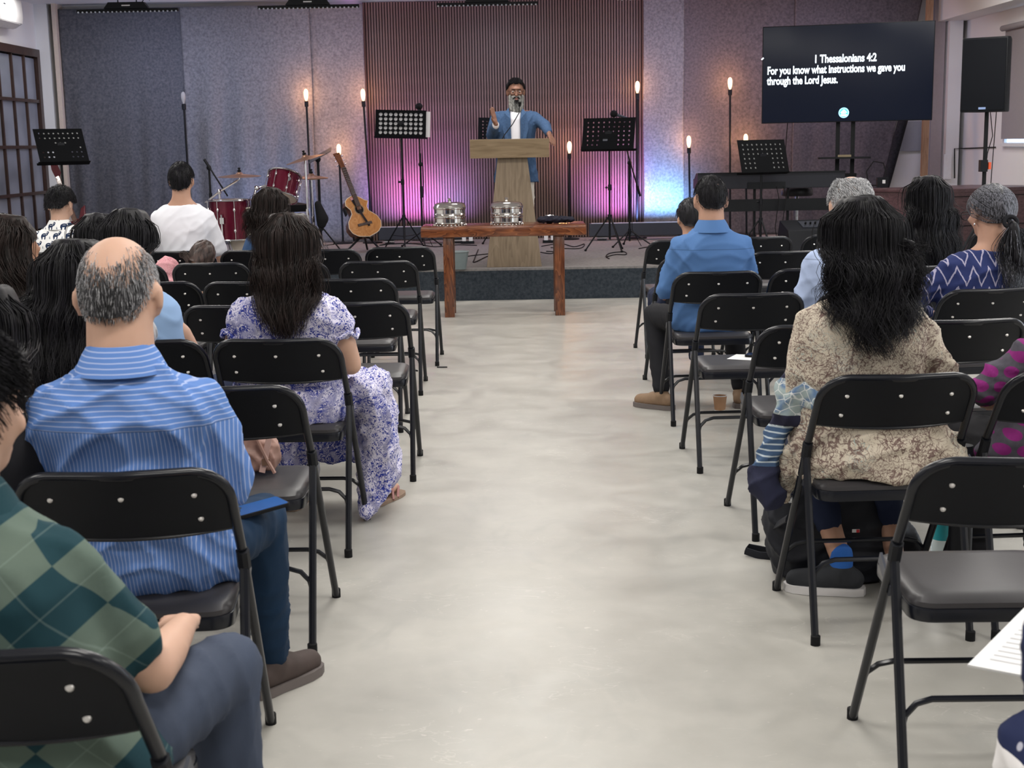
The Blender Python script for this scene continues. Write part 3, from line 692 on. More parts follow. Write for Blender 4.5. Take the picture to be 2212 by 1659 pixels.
def hand_prims(b, w, d, up, s=1.0, curl=.6, side=1, spread=.25, thumb_open=.5):
    """palm leaves wrist w along d; up = back of the hand; side = +1 thumb on the +cross side"""
    d = Vector(d).normalized(); up = (Vector(up)-d*Vector(up).dot(d)).normalized(); x = d.cross(up).normalized()*side
    b.cap(w, .024*s, w+d*.03*s, .022*s)
    for q in (-.026, -.009, .009, .024): b.cap(w+d*.02*s+x*q*.6*s, .014*s, w+d*.085*s+x*q*s, .0115*s)
    for q, L in ((.030,.070),(.010,.080),(-.010,.074),(-.029,.058)):
        p = w+d*.088*s+x*q*s; dd = (d+x*q*spread*8).normalized(); r = .0092*s
        for seg, f in ((.45,.3),(.32,.8),(.23,1.2)):
            e = curl*f; dq = (dd*math.cos(e)-up*math.sin(e)).normalized(); n = p+dq*L*seg*s; b.cap(p, r, n, r*.92, 10); p = n; r *= .92
    p = w+d*.022*s+x*.022*s; dt = (x*thumb_open+d*.75-up*.25).normalized(); q = p+dt*.045*s; b.cap(p, .014*s, q, .011*s, 10)
    dt2 = (dt+d*.5-up*.3*curl).normalized(); b.cap(q, .011*s, q+dt2*.032*s, .0085*s, 10)
def shoe(root, ank, d, mu, msole, s=1.0, zf=0.0, name='shoe', sandal=False, skin=None):
    d = Vector(d); d.z = 0; d.normalize(); x = Vector((d.y, -d.x, 0)); a = Vector((ank[0], ank[1], zf))
    b = Blob(); 
    if sandal:
        for q in (.35, .62): b.tube([a+d*(.14*q-.02)*s+x*.042*s+V(0,0,.01), a+d*(.19*q)*s+x*.02*s+V(0,0,.06-.03*q), a+d*.19*q*s-x*.02*s+V(0,0,.06-.03*q), a+d*(.14*q-.02)*s-x*.042*s+V(0,0,.01)], .006, 6)
        b.build('sandal_strap', mu, root)
    else:
        b.cap(a+d*-.035*s+V(0,0,.05), .036*s, a+d*.05*s+V(0,0,.052), .041*s); b.cap(a+d*.05*s+V(0,0,.045), .040*s, a+d*.135*s+V(0,0,.037), .034*s)
        b.cap(a+V(0,0,.055), .040*s, a+V(0,0,.068*s), .043*s); b.union(name, mu, root, .008, 4)
    o = []
    for t, w in ((-.075,.0),(-.07,.022),(-.04,.036),(.0,.036),(.05,.042),(.10,.046),(.14,.040),(.165,.026),(.175,.0)): o.append((t*s, w*s))
    poly = [(t, w) for t, w in o]+[(t, -w) for t, w in reversed(o[1:-1])]
    m = Matrix((( d.x, x.x, 0, a.x),(d.y, x.y, 0, a.y),(0,0,1,zf),(0,0,0,1)))
    MB().prism([(p[0], -p[1]) for p in poly][::-1], .001, .026 if not sandal else .014, m).build('sole', msole, root, True, 40)
def person(label, key=None, base=None, head=(0,0), fwd=.0, hz=None, shw=.205, g=1.0, belly=0.0, skin=SK_M, yaw=0.0, nod=0.12, tilt=0.0, turn=0.0,
           top=None, sleeve='short', bottom=None, knees=None, ankles=None, elbows=None, wrists=None, shoes=None, voxel=.011, slump=.03,
           foldamp=.006, bare=False, hs=1.0, legs=True, hip=(0,.03), hemf=.93, skirt=None, group=None, collar=None, seed=0, dr=1.0, neckw=.056, hem=None, shz=0.0):
    """seated figure on chair `key`; head = photo pixel of the crown"""
    cx, cy, cyaw = CH[key] if key else base
    root = thing('person', label, 'person', (cx, cy, 0), cyaw+R(yaw), group)
    Mi = (Matrix.Translation((cx, cy, 0)) @ Matrix.Rotation(cyaw+R(yaw), 4, 'Z')).inverted()
    top_p = Mi @ PY(head[0], head[1], cy+fwd-.03)
    if hz: top_p.z = hz
    H = V(top_p.x, fwd, top_p.z-.113*hs)               # head centre
    Mh = Matrix.Translation(H) @ Matrix.Rotation(R(turn), 4, 'Z') @ Matrix.Rotation(-nod, 4, 'X') @ Matrix.Rotation(R(tilt), 4, 'Y')
    Nk = H+V(0,-.035-.3*nod*.1,-.128*hs)
    z0 = .455; Lt = Nk.z-z0; hx, hy = hip
    def cen(f):
        e = f*f*(3-2*f); return V(hx+(Nk.x-hx)*e, hy+(Nk.y-hy)*f**1.4-slump*math.sin(PI*min(1,f*1.05)), z0+Lt*f)
    rings = [(0,.172*g,.115*g),(.10,.188*g,(.125+belly*.5)*g),(.25,.172*g,(.118+belly)*g),(.42,.158*g,(.112+belly*.8)*g),(.60,.170*g**.7,.116),(.74,shw*.93,.116),(.84,shw*.90,.103),(.90,shw*.73,.088),(.95,shw*.49,.074),(.99,.078,.066),(1.04,.064,.062)]
    def mk(extra, upto=1.05, lo=0.0): return [(cen(f)+V(0,belly*(.9 if f < .7 else 0),0), rx+extra, ry+extra) for f, rx, ry in rings if lo <= f <= upto]
    S_ = {s: cen(.86+shz)+V(s*(shw-.048), 0, -.026) for s in (-1, 1)}
    E_ = elbows or {}; W_ = wrists or {}; E = {}; Wr = {}
    for s in (-1, 1):
        E[s] = Vector(E_.get(s, (Nk.x*.4+s*(shw+.008), S_[s].y+.05, S_[s].z-.265*hs))); Wr[s] = Vector(W_.get(s, (s*.09, .24, .635)))
    K = {s: Vector((knees or {}).get(s, (s*.12,.40,.50))) for s in (-1,1)}; A = {s: Vector((ankles or {}).get(s, (s*.12,.38,.09))) for s in (-1,1)}
    b = Blob(); head_prims(b, Mh, sc=hs); b.cap(H+V(0,-.024,-.03), neckw*hs*1.06, Nk+V(0,0,-.03), neckw*1.14*hs); b.loft(mk(-.014, .86, .08)+mk(-.008, 1.05, .94))
    ar = .048 if dr >= 1 else .043
    for s in (-1, 1):
        b.chain([(S_[s]+V(-s*.010,0,-.030), .034*dr), ((S_[s]+E[s])/2, .045*dr), (E[s], .038*dr), ((E[s]*.6+Wr[s]*.4), .037*dr), (Wr[s], .024)])
        hand_prims(b, Wr[s], (Wr[s]-E[s]).normalized()*.6+V(-s*.3,.4,-.15), V(0,.2,1), hs, .7, -s)
        hp = V(hx+s*.095, hy+.03, .50)
        if legs:
            b.chain([(hp, .066), (K[s], .052), (A[s], .034)]); ft = V(s*.12, 1, 0) if not shoes else Vector(shoes[1][s]) if isinstance(shoes[1], dict) else V(s*.12,1,0)
            ft.z = 0; ft.normalize(); q = V(A[s].x, A[s].y, 0); b.chain([(q+V(0,0,.052)-ft*.02, .030), (q+ft*.09+V(0,0,.042), .026), (q+ft*.14+V(0,0,.034), .020)]); b.cap(A[s], .034, q+V(0,0,.05), .032)
    body = b.union('body', skin, root, voxel, 4)
    root['headm'] = 0; del root['headm']
    if top is not None:
        t = Blob(); e = .013; rr = mk(e, .96 if not collar else 1.0, .0)
        if hem: rr = [(cen(0)+V(0,0,hem), .178*g+e, .122*g+e)]+rr
        t.loft(rr, 30)
        for s in (-1, 1):
            if sleeve == 'none': continue
            u = {'short': .72, 'long': 1.0, 'elbow': .95, 'cap': .34}[sleeve]; se = S_[s].lerp(E[s], u)
            r1 = (.060 if sleeve != 'long' else .050)*dr
            t.chain([(S_[s]+V(-s*.006,0,-.004), .055*dr+e*.6), (S_[s].lerp(E[s], u*.5), .056*dr+e*.5), (se, r1)])
            if sleeve == 'long': t.chain([(E[s], .050*dr), (E[s].lerp(Wr[s], .5), .047*dr), (E[s].lerp(Wr[s], .95), .036)])
        t.union('shirt', top, root, max(.010, voxel), 9, folds(foldamp*1.25, 24, seed))
        if collar:
            c = MB(); rs = []
            for kq, (zz, gg) in enumerate(((-.035, .018), (.010, .012), (.034, .006), (.012, .020), (-.030, .040))):
                rs.append((Nk+V(0, .004-.008*kq*0, zz), neckw+gg+.002, neckw+gg+.006))
            n = 28; vs = []
            for cc, rx, ry in rs:
                for q in range(n):
                    a = 2*PI*q/n; vs.append((cc.x+rx*math.cos(a), cc.y+ry*math.sin(a)-.0, cc.z-.022*max(0, math.sin(a))))
            c.add(vs, [(i*n+q, i*n+(q+1)%n, (i+1)*n+(q+1)%n, (i+1)*n+q) for i in range(4) for q in range(n)]).build('collar', collar, root, True, 60)
    if bottom is not None and legs:
        t = Blob(); t.loft([(V(hx,hy+.02,.455), .160*g, .09*g), (V(hx,hy+.02,.50), .160*g, .09*g), (V(hx,hy+.02,.56), .145*g, .08*g)])
        for s in (-1, 1):
            t.chain([(V(hx+s*.095,hy+.035,.503), .088), (K[s], .068), (K[s].lerp(A[s], .5), .060), (K[s].lerp(A[s], hemf), .050)])
        t.union('trousers', bottom, root, max(.011, voxel), 4, folds(.006, 30, seed+5))
    if shoes and legs:
        mu, dirs = shoes[0], shoes[1]; so = shoes[2] if len(shoes) > 2 else M['rubber']; kind = shoes[3] if len(shoes) > 3 else 'shoe'
        for s in (-1, 1): shoe(root, A[s], dirs[s] if isinstance(dirs, dict) else V(s*.12,1,0), mu, so, 1.05, 0, 'shoe', kind == 'sandal')
    def surf(x, z):
        f = max(0.0, min(1.0, (z-z0)/Lt)); c = cen(f); rx = np.interp(f, [q[0] for q in rings], [q[1] for q in rings]); ry = np.interp(f, [q[0] for q in rings], [q[2] for q in rings])
        u = min(1.0, abs(x-c.x)/rx); y = c.y-(ry+.02)*math.sqrt(max(.15, 1-u**2.3))
        if f > .93: y = min(y, Nk.y-.07) if abs(x-c.x) < .07 else y
        return y
    return dict(root=root, Mh=Mh, H=H, Nk=Nk, S=S_, E=E, W=Wr, K=K, A=A, surf=surf, cen=cen, body=body)
# ================================================================ cloth patterns
def cloth(name, c, rough=.85, var=.06, yoke=None):
    if not yoke: return pm(name, c, rough, 0, .25, var, 6, .12, .0015)
    k = N(name, rough, 0, .25); f = k.noise(6); x, y, z = k.xyz(); w = k.math('ADD', z, k.math('MULTIPLY', k.noise(3), .01))
    seam = k.step(k.math('ABSOLUTE', k.math('SUBTRACT', w, yoke)), .0035, .0012)
    k.col(k.mix(k.math('MULTIPLY', seam, .55), k.mix(f, tuple(q*.92 for q in c), tuple(q*1.08 for q in c)), tuple(q*.4 for q in c))); k.bump(k.noise(40), .12, .003); return k.m
def denim(name, c):
    k = N(name, .8, 0, .25); f = k.noise(7, detail=5); t = k.noise(260, k.map((1,1,.3)), 1)
    k.col(k.mix(f, tuple(q*.7 for q in c), tuple(min(1,q*1.35) for q in c))); k.bump(t, .2, .001); return k.m
def stripes(name, a, b, p=.0085, yoke=.86):
    k = N(name, .8, 0, .25); x, y, z = k.xyz(); wv = k.math('MULTIPLY', k.math('SUBTRACT', k.noise(5), .5), .008)
    sel = k.math('GREATER_THAN', z, yoke); u = k.math('ADD', k.math('MULTIPLY', x, k.math('SUBTRACT', 1.0, sel)), k.math('MULTIPLY', z, k.math('MULTIPLY', sel, .75)))
    f = k.math('FRACT', k.math('DIVIDE', k.math('ADD', u, wv), p)); g = k.math('ABSOLUTE', k.math('SUBTRACT', f, .5))
    col = k.mix(k.step(g, .33, .42), a, b); seam = k.step(k.math('ABSOLUTE', k.math('SUBTRACT', z, yoke)), .0025, .0008)
    k.col(k.mix(k.math('MULTIPLY', seam, .6), col, tuple(q*.45 for q in a))); k.bump(k.noise(30), .15, .003); return k.m
def floral(name, base, ink, pale, flower, sc=1.0, thick=.045):
    k = N(name, .8, 0, .25); o = k.map((1,.6,1)); big = k.noise(9*sc, o, 2, .8)
    a = k.noise(46*sc, o, 2, 2.2); line = k.step(k.math('ABSOLUTE', k.math('SUBTRACT', a, .5)), thick*1.0, thick*.4)
    b = k.noise(78*sc, o, 1, 3.0); line2 = k.step(k.math('ABSOLUTE', k.math('SUBTRACT', b, .52)), thick*1.1, thick*.5)
    bg = k.mix(k.step(big, .50, .56), ink, base); fg = k.mix(k.step(big, .50, .56), pale, ink)
    m = k.math('MAXIMUM', line, k.math('MULTIPLY', line2, .9)); col = k.mix(m, bg, fg)
    v = k.vor(7.5*sc, o, rnd=.8); vv = k.n('ShaderNodeTexWhiteNoise'); fl = k.math('MULTIPLY', k.step(v, .17, .14), k.step(k.noise(2.9*sc, o, 1), .50, .56))
    pet = k.step(k.math('ABSOLUTE', k.math('SUBTRACT', k.noise(60*sc, o, 1, 2.0), .5)), .06, .03)
    k.col(k.mix(fl, col, k.mix(k.math('MULTIPLY', pet, .7), flower, pale))); k.bump(k.noise(18), .15, .004); return k.m
def vines(name, base, line, green):
    k = N(name, .85, 0, .2); o = k.map((1,.6,1)); col = k.mix(k.noise(6, o, 3), tuple(q*.86 for q in base), base)
    for s, w, d, seed in ((13,.020,1.6,0.0),(24,.022,2.8,3.0),(40,.026,2.4,7.0)):
        a = k.noise(s, k.map((1,.6,1), loc=(seed,0,seed)), 2, d); m = k.step(k.math('ABSOLUTE', k.math('SUBTRACT', a, .5)), w*1.5, w*.5)
        reg = k.step(k.noise(8, k.map((1,.6,1), loc=(seed+2,0,0)), 1), .36, .48); col = k.mix(k.math('MULTIPLY', m, k.math('MULTIPLY', reg, .85)), col, line)
    v = k.vor(9, o, rnd=.9); r = k.math('SINE', k.math('MULTIPLY', v, 150.0)); pt = k.math('MULTIPLY', k.step(v, .45, .40), k.step(r, .55, .9))
    n2 = k.step(k.noise(70, o, 1, 1.5), .48, .55); col = k.mix(k.math('MULTIPLY', k.math('MULTIPLY', pt, n2), .8), col, green)
    k.col(col); k.bump(k.noise(16), .18, .005); return k.m
def ellmask(k, u, v, L):
    m = None
    for cx, cy, rx, ry in L:
        e = k.math('ADD', k.math('POWER', k.math('DIVIDE', k.math('SUBTRACT', u, cx), rx), 2.0), k.math('POWER', k.math('DIVIDE', k.math('SUBTRACT', v, cy), ry), 2.0))
        q = k.math('LESS_THAN', e, 1.0); m = q if m is None else k.math('MAXIMUM', m, q)
    return m
def tiles(k, px, pz, stagger=.5):
    x, y, z = k.xyz(); v = k.math('DIVIDE', z, pz); row = k.math('FLOOR', v); u = k.math('ADD', k.math('DIVIDE', x, px), k.math('MULTIPLY', row, stagger))
    return k.math('FRACT', k.math('ADD', u, 20.0)), k.math('FRACT', v), k.math('FLOOR', k.math('ADD', u, 20.0)), row
def elephants(name):
    k = N(name, .85, 0, .2); u, v, cu, cv = tiles(k, .085, .062)
    m = ellmask(k, u, v, [(.42,.56,.22,.20),(.65,.66,.11,.15),(.76,.80,.04,.13),(.70,.90,.09,.05),(.29,.28,.055,.20),(.53,.28,.055,.20),(.22,.45,.04,.18)])
    w = ellmask(k, u, v, [(.60,.66,.025,.07),(.42,.60,.10,.02)]); g = ellmask(k, u, v, [(.93,.30,.035,.14),(.97,.22,.05,.07)])
    c = k.mix(m, (.80,.80,.80), (.015,.03,.075)); c = k.mix(w, c, (.7,.7,.72)); c = k.mix(g, c, (.22,.25,.30)); k.col(c); k.bump(k.noise(20), .12, .004); return k.m
def dots(name, bg, fg, px, pz, r=.36, stagger=.5, rough=.9):
    k = N(name, rough, 0, .15); u, v, _, _ = tiles(k, px, pz, stagger); m = ellmask(k, u, v, [(.5,.5,r,r)])
    f = k.noise(60, detail=3); k.col(k.mix(m, k.mix(f, tuple(q*.7 for q in bg), tuple(q*1.3 for q in bg)), k.mix(f, tuple(q*.8 for q in fg), tuple(min(1,q*1.2) for q in fg)))); k.bump(f, .2, .002); return k.m
def ikat(name):
    k = N(name, .85, 0, .2); x, y, z = k.xyz(); j = k.math('MULTIPLY', k.math('SUBTRACT', k.noise(60, k.map((.4,1,1.6)), 2), .5), .014)
    tri = k.math('ABSOLUTE', k.math('SUBTRACT', k.math('FRACT', k.math('ADD', k.math('DIVIDE', x, .062), 20.0)), .5)); q = k.math('ADD', k.math('ADD', z, k.math('MULTIPLY', tri, .16)), j)
    f = k.math('FRACT', k.math('DIVIDE', q, .088)); g = k.math('ABSOLUTE', k.math('SUBTRACT', f, .5)); k.col(k.mix(k.step(g, .40, .43), (.022,.032,.115), (.36,.34,.46))); k.bump(k.noise(25), .15, .003); return k.m
def diamonds(name):
    k = N(name, .85, 0, .2); v = k.map((1,1,1), rot=(0, R(40), 0)); x, y, z = k.xyz(v); P = .095
    a = k.math('FLOOR', k.math('DIVIDE', k.math('ADD', x, 3.0), P)); b = k.math('FLOOR', k.math('DIVIDE', k.math('ADD', z, 3.0), P)); par = k.math('MODULO', k.math('ADD', a, b), 2.0)
    f = k.noise(4, detail=4); dk = k.mix(f, (.006,.028,.038), (.016,.055,.070)); lt = k.mix(f, (.055,.095,.092), (.14,.175,.135))
    c = k.mix(par, dk, lt); 
    for q in (x, z):
        l = k.math('ABSOLUTE', k.math('SUBTRACT', k.math('FRACT', k.math('ADD', k.math('DIVIDE', k.math('ADD', q, 3.0), P), .5)), .5)); 
        l2 = k.math('ABSOLUTE', k.math('SUBTRACT', k.math('FRACT', k.math('DIVIDE', k.math('ADD', q, 3.0), P)), .5)); c = k.mix(k.math('MULTIPLY', k.step(l2, .018, .006), .18), c, (.30,.38,.34))
    k.col(c); k.bump(k.noise(140), .2, .001); return k.m
FL = floral('blue_white_floral_cotton', (.62,.59,.70), (.022,.038,.27), (.66,.63,.76), (.75,.34,.30), .62, .075)
BEI = vines('beige_vine_print_cotton', (.60,.53,.43), (.13,.075,.07), (.34,.42,.40))
BLU = stripes('blue_striped_cotton', (.10,.205,.50), (.32,.40,.64))
PLB = cloth('plain_blue_cotton', (.075,.165,.365), yoke=.905); LTB = cloth('pale_blue_cotton', (.38,.46,.66), yoke=.93); WHT = cloth('white_jersey', (.80,.80,.86))
SKB = cloth('sky_blue_cotton', (.25,.38,.60)); NAV = cloth('navy_cotton', (.012,.018,.045)); BKC = cloth('black_cotton', (.010,.010,.013)); JN = denim('dark_blue_denim', (.006,.023,.055)); JG = denim('washed_blue_grey_denim', (.045,.058,.092))
DOT = dots('magenta_dotted_knit', (.075,.070,.088), (.21,.022,.155), .052, .046, .38); STUD = dots('black_studded_cotton', (.010,.009,.012), (.55,.50,.45), .022, .012, .22, 0)
PINK = floral('pink_print_cotton', (.60,.23,.27), (.70,.42,.44), (.45,.11,.16), (.7,.3,.3), 1.2); ELE = elephants('elephant_print_cotton'); IKA = ikat('navy_ikat_cotton'); DIA = diamonds('green_diamond_check_cotton')
BROWN_SHOE = pm('brown_suede', (.055,.038,.034), .8, var=.3, scale=15, bump=.2); SOLE_G = pm('grey_brown_rubber', (.13,.11,.105), .7); TANS = pm('tan_suede', (.22,.14,.085), .8, var=.2); SOLE_W = pm('white_foam_sole', (.62,.60,.60), .6)
def zat(px, py, key, off=0): return PY(px, py, CH[key][1]+off).z
# ---- left of the aisle
a = person('man with balding crown and grey fringe in a blue striped shirt, nearest the aisle', 'LG1', head=(246,516), fwd=-.01, shw=.212, g=1.06, belly=.03, skin=SK_L, nod=.16, turn=-6, hs=1.09,
   top=BLU, sleeve='long', bottom=JN, knees={1:(.215,.40,.505), -1:(-.20,.40,.50)}, ankles={1:(.215,.47,.09), -1:(-.2,.42,.09)}, elbows={1:(.205,.03,.70), -1:(-.215,.02,.72)}, wrists={1:(.13,.24,.64), -1:(-.1,.26,.64)},
   shoes=(BROWN_SHOE, {1:V(.62,.78,0), -1:V(-.2,1,0)}, SOLE_G), voxel=.009, collar=BLU, foldamp=.013, seed=3, neckw=.062, hem=-.0)
def th_bald(ph): return np.interp(np.abs(ph)/PI, [0,.22,.45,1], [76, 62, 54, 88])
def low_bald(ph, low): return np.radians(np.interp(np.abs(ph)/PI, [0,.26,.38,.46,.52,.56,1], [124,120,104,84,86,89,89.5]))
cap_mesh('hair_base', a['Mh'], pm('grey_fringe_base', (.085,.085,.092), .8, var=.5, scale=30), a['root'], 1.012, lambda ph: th_bald(ph)+5, 122, .002, line=lambda ph, low: low_bald(ph, low)-.03)
short_hair(a['Mh'], H_DGR, a['root'], 3200, .020, .0009, 108, lambda ph: th_bald(ph)-6, 4, 1.0, .004, False, low_bald, keep=lambda th, ph: np.clip(1.25-np.abs(ph)*.75, .12, 1), whorl=.1)
short_hair(a['Mh'], H_GRY, a['root'], 3000, .020, .0007, 108, lambda ph: th_bald(ph)-22, 5, 1.0, .005, False, low_bald, keep=lambda th, ph: np.clip(.25+np.abs(ph)*.5, 0, 1)*np.clip((th-th_bald(ph)*.0175+.4)*2, .1, 1), whorl=.1)
b = Blob(); Mh = a['Mh']
for q in range(9): an = R(-80+20*q); b.ell(Mh @ V(.052*math.sin(an), .045+.045*math.cos(an), -.085), (.020,.020,.032), 10, 8)
b.union('beard', H_GRY, a['root'], .007, 3, folds(.006, 60, 1))
a = person('woman with long dark hair in a blue and white floral dress', 'LE1', head=(617,473), fwd=-.03, shw=.212, hip=(-.02,.03), g=1.12, skin=SK_L, nod=.08, top=FL, sleeve='cap', dr=.98, hem=-.02,
   knees={1:(.22,.42,.50), -1:(-.12,.42,.50)}, ankles={1:(.25,.50,.08), -1:(-.10,.45,.08)}, elbows={1:(.232,-.02,.665), -1:(-.225,.0,.68)}, wrists={1:(.12,.22,.62), -1:(-.1,.25,.62)},
   shoes=(pm('rose_leather', (.35,.16,.15), .5), {1:V(.35,.94,0), -1:V(0,1,0)}, pm('tan_sole', (.25,.17,.12), .7), 'sandal'), voxel=.010, foldamp=.011, seed=9)
b = Blob(); b.loft([(V(0,-.02,.457), .205, .135), (V(0,-.02,.52), .215, .145), (V(0,-.02,.60), .20, .135)])
for s, K, A_ in ((1, V(.25,.42,.50), V(.27,.36,.17)), (-1, V(-.16,.40,.50), V(-.13,.36,.22))):
    b.cap(V(s*.10,.02,.52), .095, K, .085); b.cap(K, .085, A_, .095)
b.cap(V(-.1,.40,.42), .07, V(.2,.40,.42), .07); b.cap(V(-.12,.37,.28), .07, V(.2,.37,.28), .075)
b.chain([(V(.245,.10,.56), .05), (V(.285,.22,.42), .065), (V(.285,.28,.25), .075), (V(.25,.26,.10), .065), (V(.235,.22,.045), .040)])
b.union('skirt', FL, a['root'], .011, 5, folds(.016, 26, 21))
for s in (-1, 1): q = a['S'][s].lerp(a['E'][s], .38); MB().tube([q+V(.062*math.cos(t), .062*math.sin(t), -.006+.012*math.sin(5*t)) for t in np.linspace(0, 6.283, 20)[:-1]], .009, 6, True).build('sleeve_frill', FL, a['root'])

long_hair(a['Mh'], H_BRN, a['root'], a['surf'], zat(640,722,'LE1'), lambda z: np.interp(z, [.75,.95,1.1], [.045,.105,.098]), 88, 16, .0012, .014, 11, 2.4, spread=.016, side=.012)
a = person('woman with black hair, bare shoulder and sky blue strap top', 'LE2', head=(268,469), fwd=.0, shw=.178, g=.9, skin=SK_L, nod=.2, top=SKB, sleeve='none', dr=.85, bottom=NAV, voxel=.011, elbows={1:(.13,.02,.69), -1:(-.24,.05,.70)}, seed=4, hs=.97, tilt=0)
long_hair(a['Mh'], H_BLK, a['root'], a['surf'], .86, lambda z: .062, 56, 14, .0014, .008, 12, 2.0, spread=.013, side=-.035)
a = person('woman with long black hair in a black studded top, left of the bald man', 'LF3', head=(152,536), fwd=-.02, shw=.18, g=.95, skin=SK_M, nod=.15, top=STUD, sleeve='short', bottom=BKC, seed=6, hs=.98)
long_hair(a['Mh'], H_BLK, a['root'], a['surf'], .74, lambda z: .135, 64, 14, .0014, .016, 13, 2.3, spread=.02, side=-.01)
a = person('dark haired woman in black at the left edge, face turned to the right', 'LE4', head=(14,479), fwd=.02, shw=.185, skin=SK_M, nod=.22, turn=-38, top=BKC, sleeve='short', bottom=BKC, seed=7)
long_hair(a['Mh'], H_BRN, a['root'], a['surf'], .72, lambda z: .13, 60, 13, .0014, .014, 14, 1.75, spread=.018)
a = person('person with dark hair half hidden beyond the bald man and the black haired woman', 'LD4', head=(205,474), shw=.175, skin=SK_M, nod=.2, top=BKC, sleeve='short', bottom=BKC, voxel=.014)
long_hair(a['Mh'], H_BLK, a['root'], a['surf'], .80, lambda z: .09, 40, 11, .0016, .008, 15, 2.2)
a = person('man in a white shirt printed with navy elephants', 'LA6', head=(126,408), fwd=.06, shw=.205, skin=SK_L, nod=.5, turn=-12, top=ELE, sleeve='long', bottom=BKC, voxel=.012, collar=ELE, slump=.04, seed=8, foldamp=.008)
short_hair(a['Mh'], H_BLK, a['root'], 1400, .035, .0016, 126, None, 6, 1.07, .012)
a = person('man with short black hair in a white t-shirt in the front row', 'LA4', head=(388,356), fwd=.0, shw=.215, g=.98, hs=.94, skin=SK_T, nod=.05, top=WHT, sleeve='short', bottom=NAV, voxel=.012, neckw=.060, seed=2, foldamp=.009, elbows={1:(.222,.02,.70), -1:(-.215,.05,.70)})
short_hair(a['Mh'], H_BLK, a['root'], 2200, .020, .0011, 124, None, 7, 1.03, .0035)
a = person('woman with long dark hair sitting in front of the drum kit', 'LA3', head=(580,413), fwd=.02, shw=.165, g=.9, skin=SK_L, nod=.2, top=denim('blue_chambray', (.03,.07,.16)), sleeve='short', bottom=NAV, voxel=.014, tilt=4)
long_hair(a['Mh'], H_BRN, a['root'], a['surf'], .80, lambda z: np.interp(z, [.8,1.0], [.17,.12]), 60, 12, .0020, .02, 16, 2.2, spread=.022)
a = person('small child with short dark hair between the elephant shirt and the white t-shirt', 'LA5', head=(306,486), hz=None, shw=.14, g=.75, hs=.88, skin=SK_M, nod=.1, top=NAV, sleeve='short', bottom=NAV, voxel=.014)
short_hair(a['Mh'], H_BLK, a['root'], 700, .025, .0018, 126, None, 8, 1.05, .006)
# child lying along the second row seats
cx, cy, _ = CH['LB3']; p = PY(432, 560, cy+.35); t = thing('person', 'child in pink print resting a brown haired head sideways on the seat row', 'person', (p.x, p.y, 0), 0)
hz_ = PY(430, 527, cy+.35).z-.10; Mh = Matrix.Translation((0,0,hz_)) @ Matrix.Rotation(R(20), 4, 'Z') @ Matrix.Rotation(-.5, 4, 'X') @ Matrix.Rotation(R(30), 4, 'Y')
q = PY(360, 545, cy+.38).x-p.x; q2 = PY(352, 600, cy+.35).z
b = Blob(); head_prims(b, Mh, sc=.92); b.chain([(V(-.03,0,hz_-.05), .045), (V(q,.02,q2+.02), .05), (V(q-.02,.1,.55), .09), (V(q+.1,.3,.52), .07), (V(q+.15,.4,.15), .05), (V(q+.15,.5,.33), .04)]); b.union('body', SK_L, t, .014)
b = Blob(); b.chain([(V(q+.07,.0,hz_-.08), .05), (V(q,.02,q2+.05), .085), (V(q-.05,.05,.62), .12), (V(q,.18,.54), .13)]); b.chain([(V(q,.02,q2+.04), .07), (V(q+.05,-.05,q2-.12), .06)]); b.union('shirt', PINK, t, .012, 4, folds(.012, 30, 3))
b = Blob(); b.chain([(V(q,.18,.52), .12), (V(q+.12,.38,.5), .08), (V(q+.15,.42,.2), .06)]); b.union('trousers', NAV, t, .014)
cap_mesh('hair_cap', Mh, H_LBR, t, 1.04)
b = Blob(); P = []
for i in range(500):
    ph = rng.uniform(-2.6, 2.6); th = np.linspace(.1, 1.6, 8); s_ = scalp(th, ph+0*th, 1.07); s_[:,2] += rng.normal(0,.003); P.append(s_)
P = tf(Mh, np.array(P)*.95); tail = np.array([[-.19-.02*i, -.02, hz_+.01-.006*i] for i in range(3)])
strands('hair', P, .0018, H_LBR, t)
P = []
for i in range(240):
    o = rng.normal(0, 1, 3)*np.array([.008,.012,.014]); f = np.linspace(0,1,8)[:,None]; A1 = np.array([-.05,-.07,hz_+.0]); B1 = np.array([q+.10,-.03,hz_+.035])
    c_ = A1*(1-f)+B1*f+o*(1-.5*f); c_[:,2] += .0+.015*np.sin(f[:,0]*3.1); P.append(c_)
strands('hair_tail', np.array(P), .0018, H_LBR, t)
# near left person in green check
a = person('person with wavy black hair in a green diamond check shirt at the lower left', 'LH1', head=(-122,735), fwd=.02, shw=.19, g=1.05, skin=SK_L, nod=.1, turn=-20, top=DIA, sleeve='short', bottom=JG, collar=DIA, voxel=.009, hs=1.0,
   elbows={1:(.165,.06,.640), -1:(-.22,.06,.68)}, wrists={1:(.14,.32,.62), -1:(-.08,.3,.62)}, knees={1:(.20,.36,.525), -1:(-.16,.38,.52)}, ankles={1:(.20,.34,.09), -1:(-.16,.36,.09)}, foldamp=.010, seed=12, slump=.05, shoes=(BKC, V(0,1,0), M['rubber']))
short_hair(a['Mh'], H_BLK, a['root'], 2600, .05, .0012, 124, None, 9, 1.10, .012, whorl=1.5)
a = person('person in black at the far left edge, beyond the green check shirt', 'LG2', head=(-60,640), fwd=.05, shw=.20, g=1.1, skin=SK_M, nod=.2, top=BKC, sleeve='long', bottom=BKC, voxel=.014, elbows={1:(.265,.10,.70), -1:(-.2,.05,.7)})
long_hair(a['Mh'], H_BLK, a['root'], a['surf'], .80, lambda z: .13, 40, 11, .0018, .012, 24, 2.2)
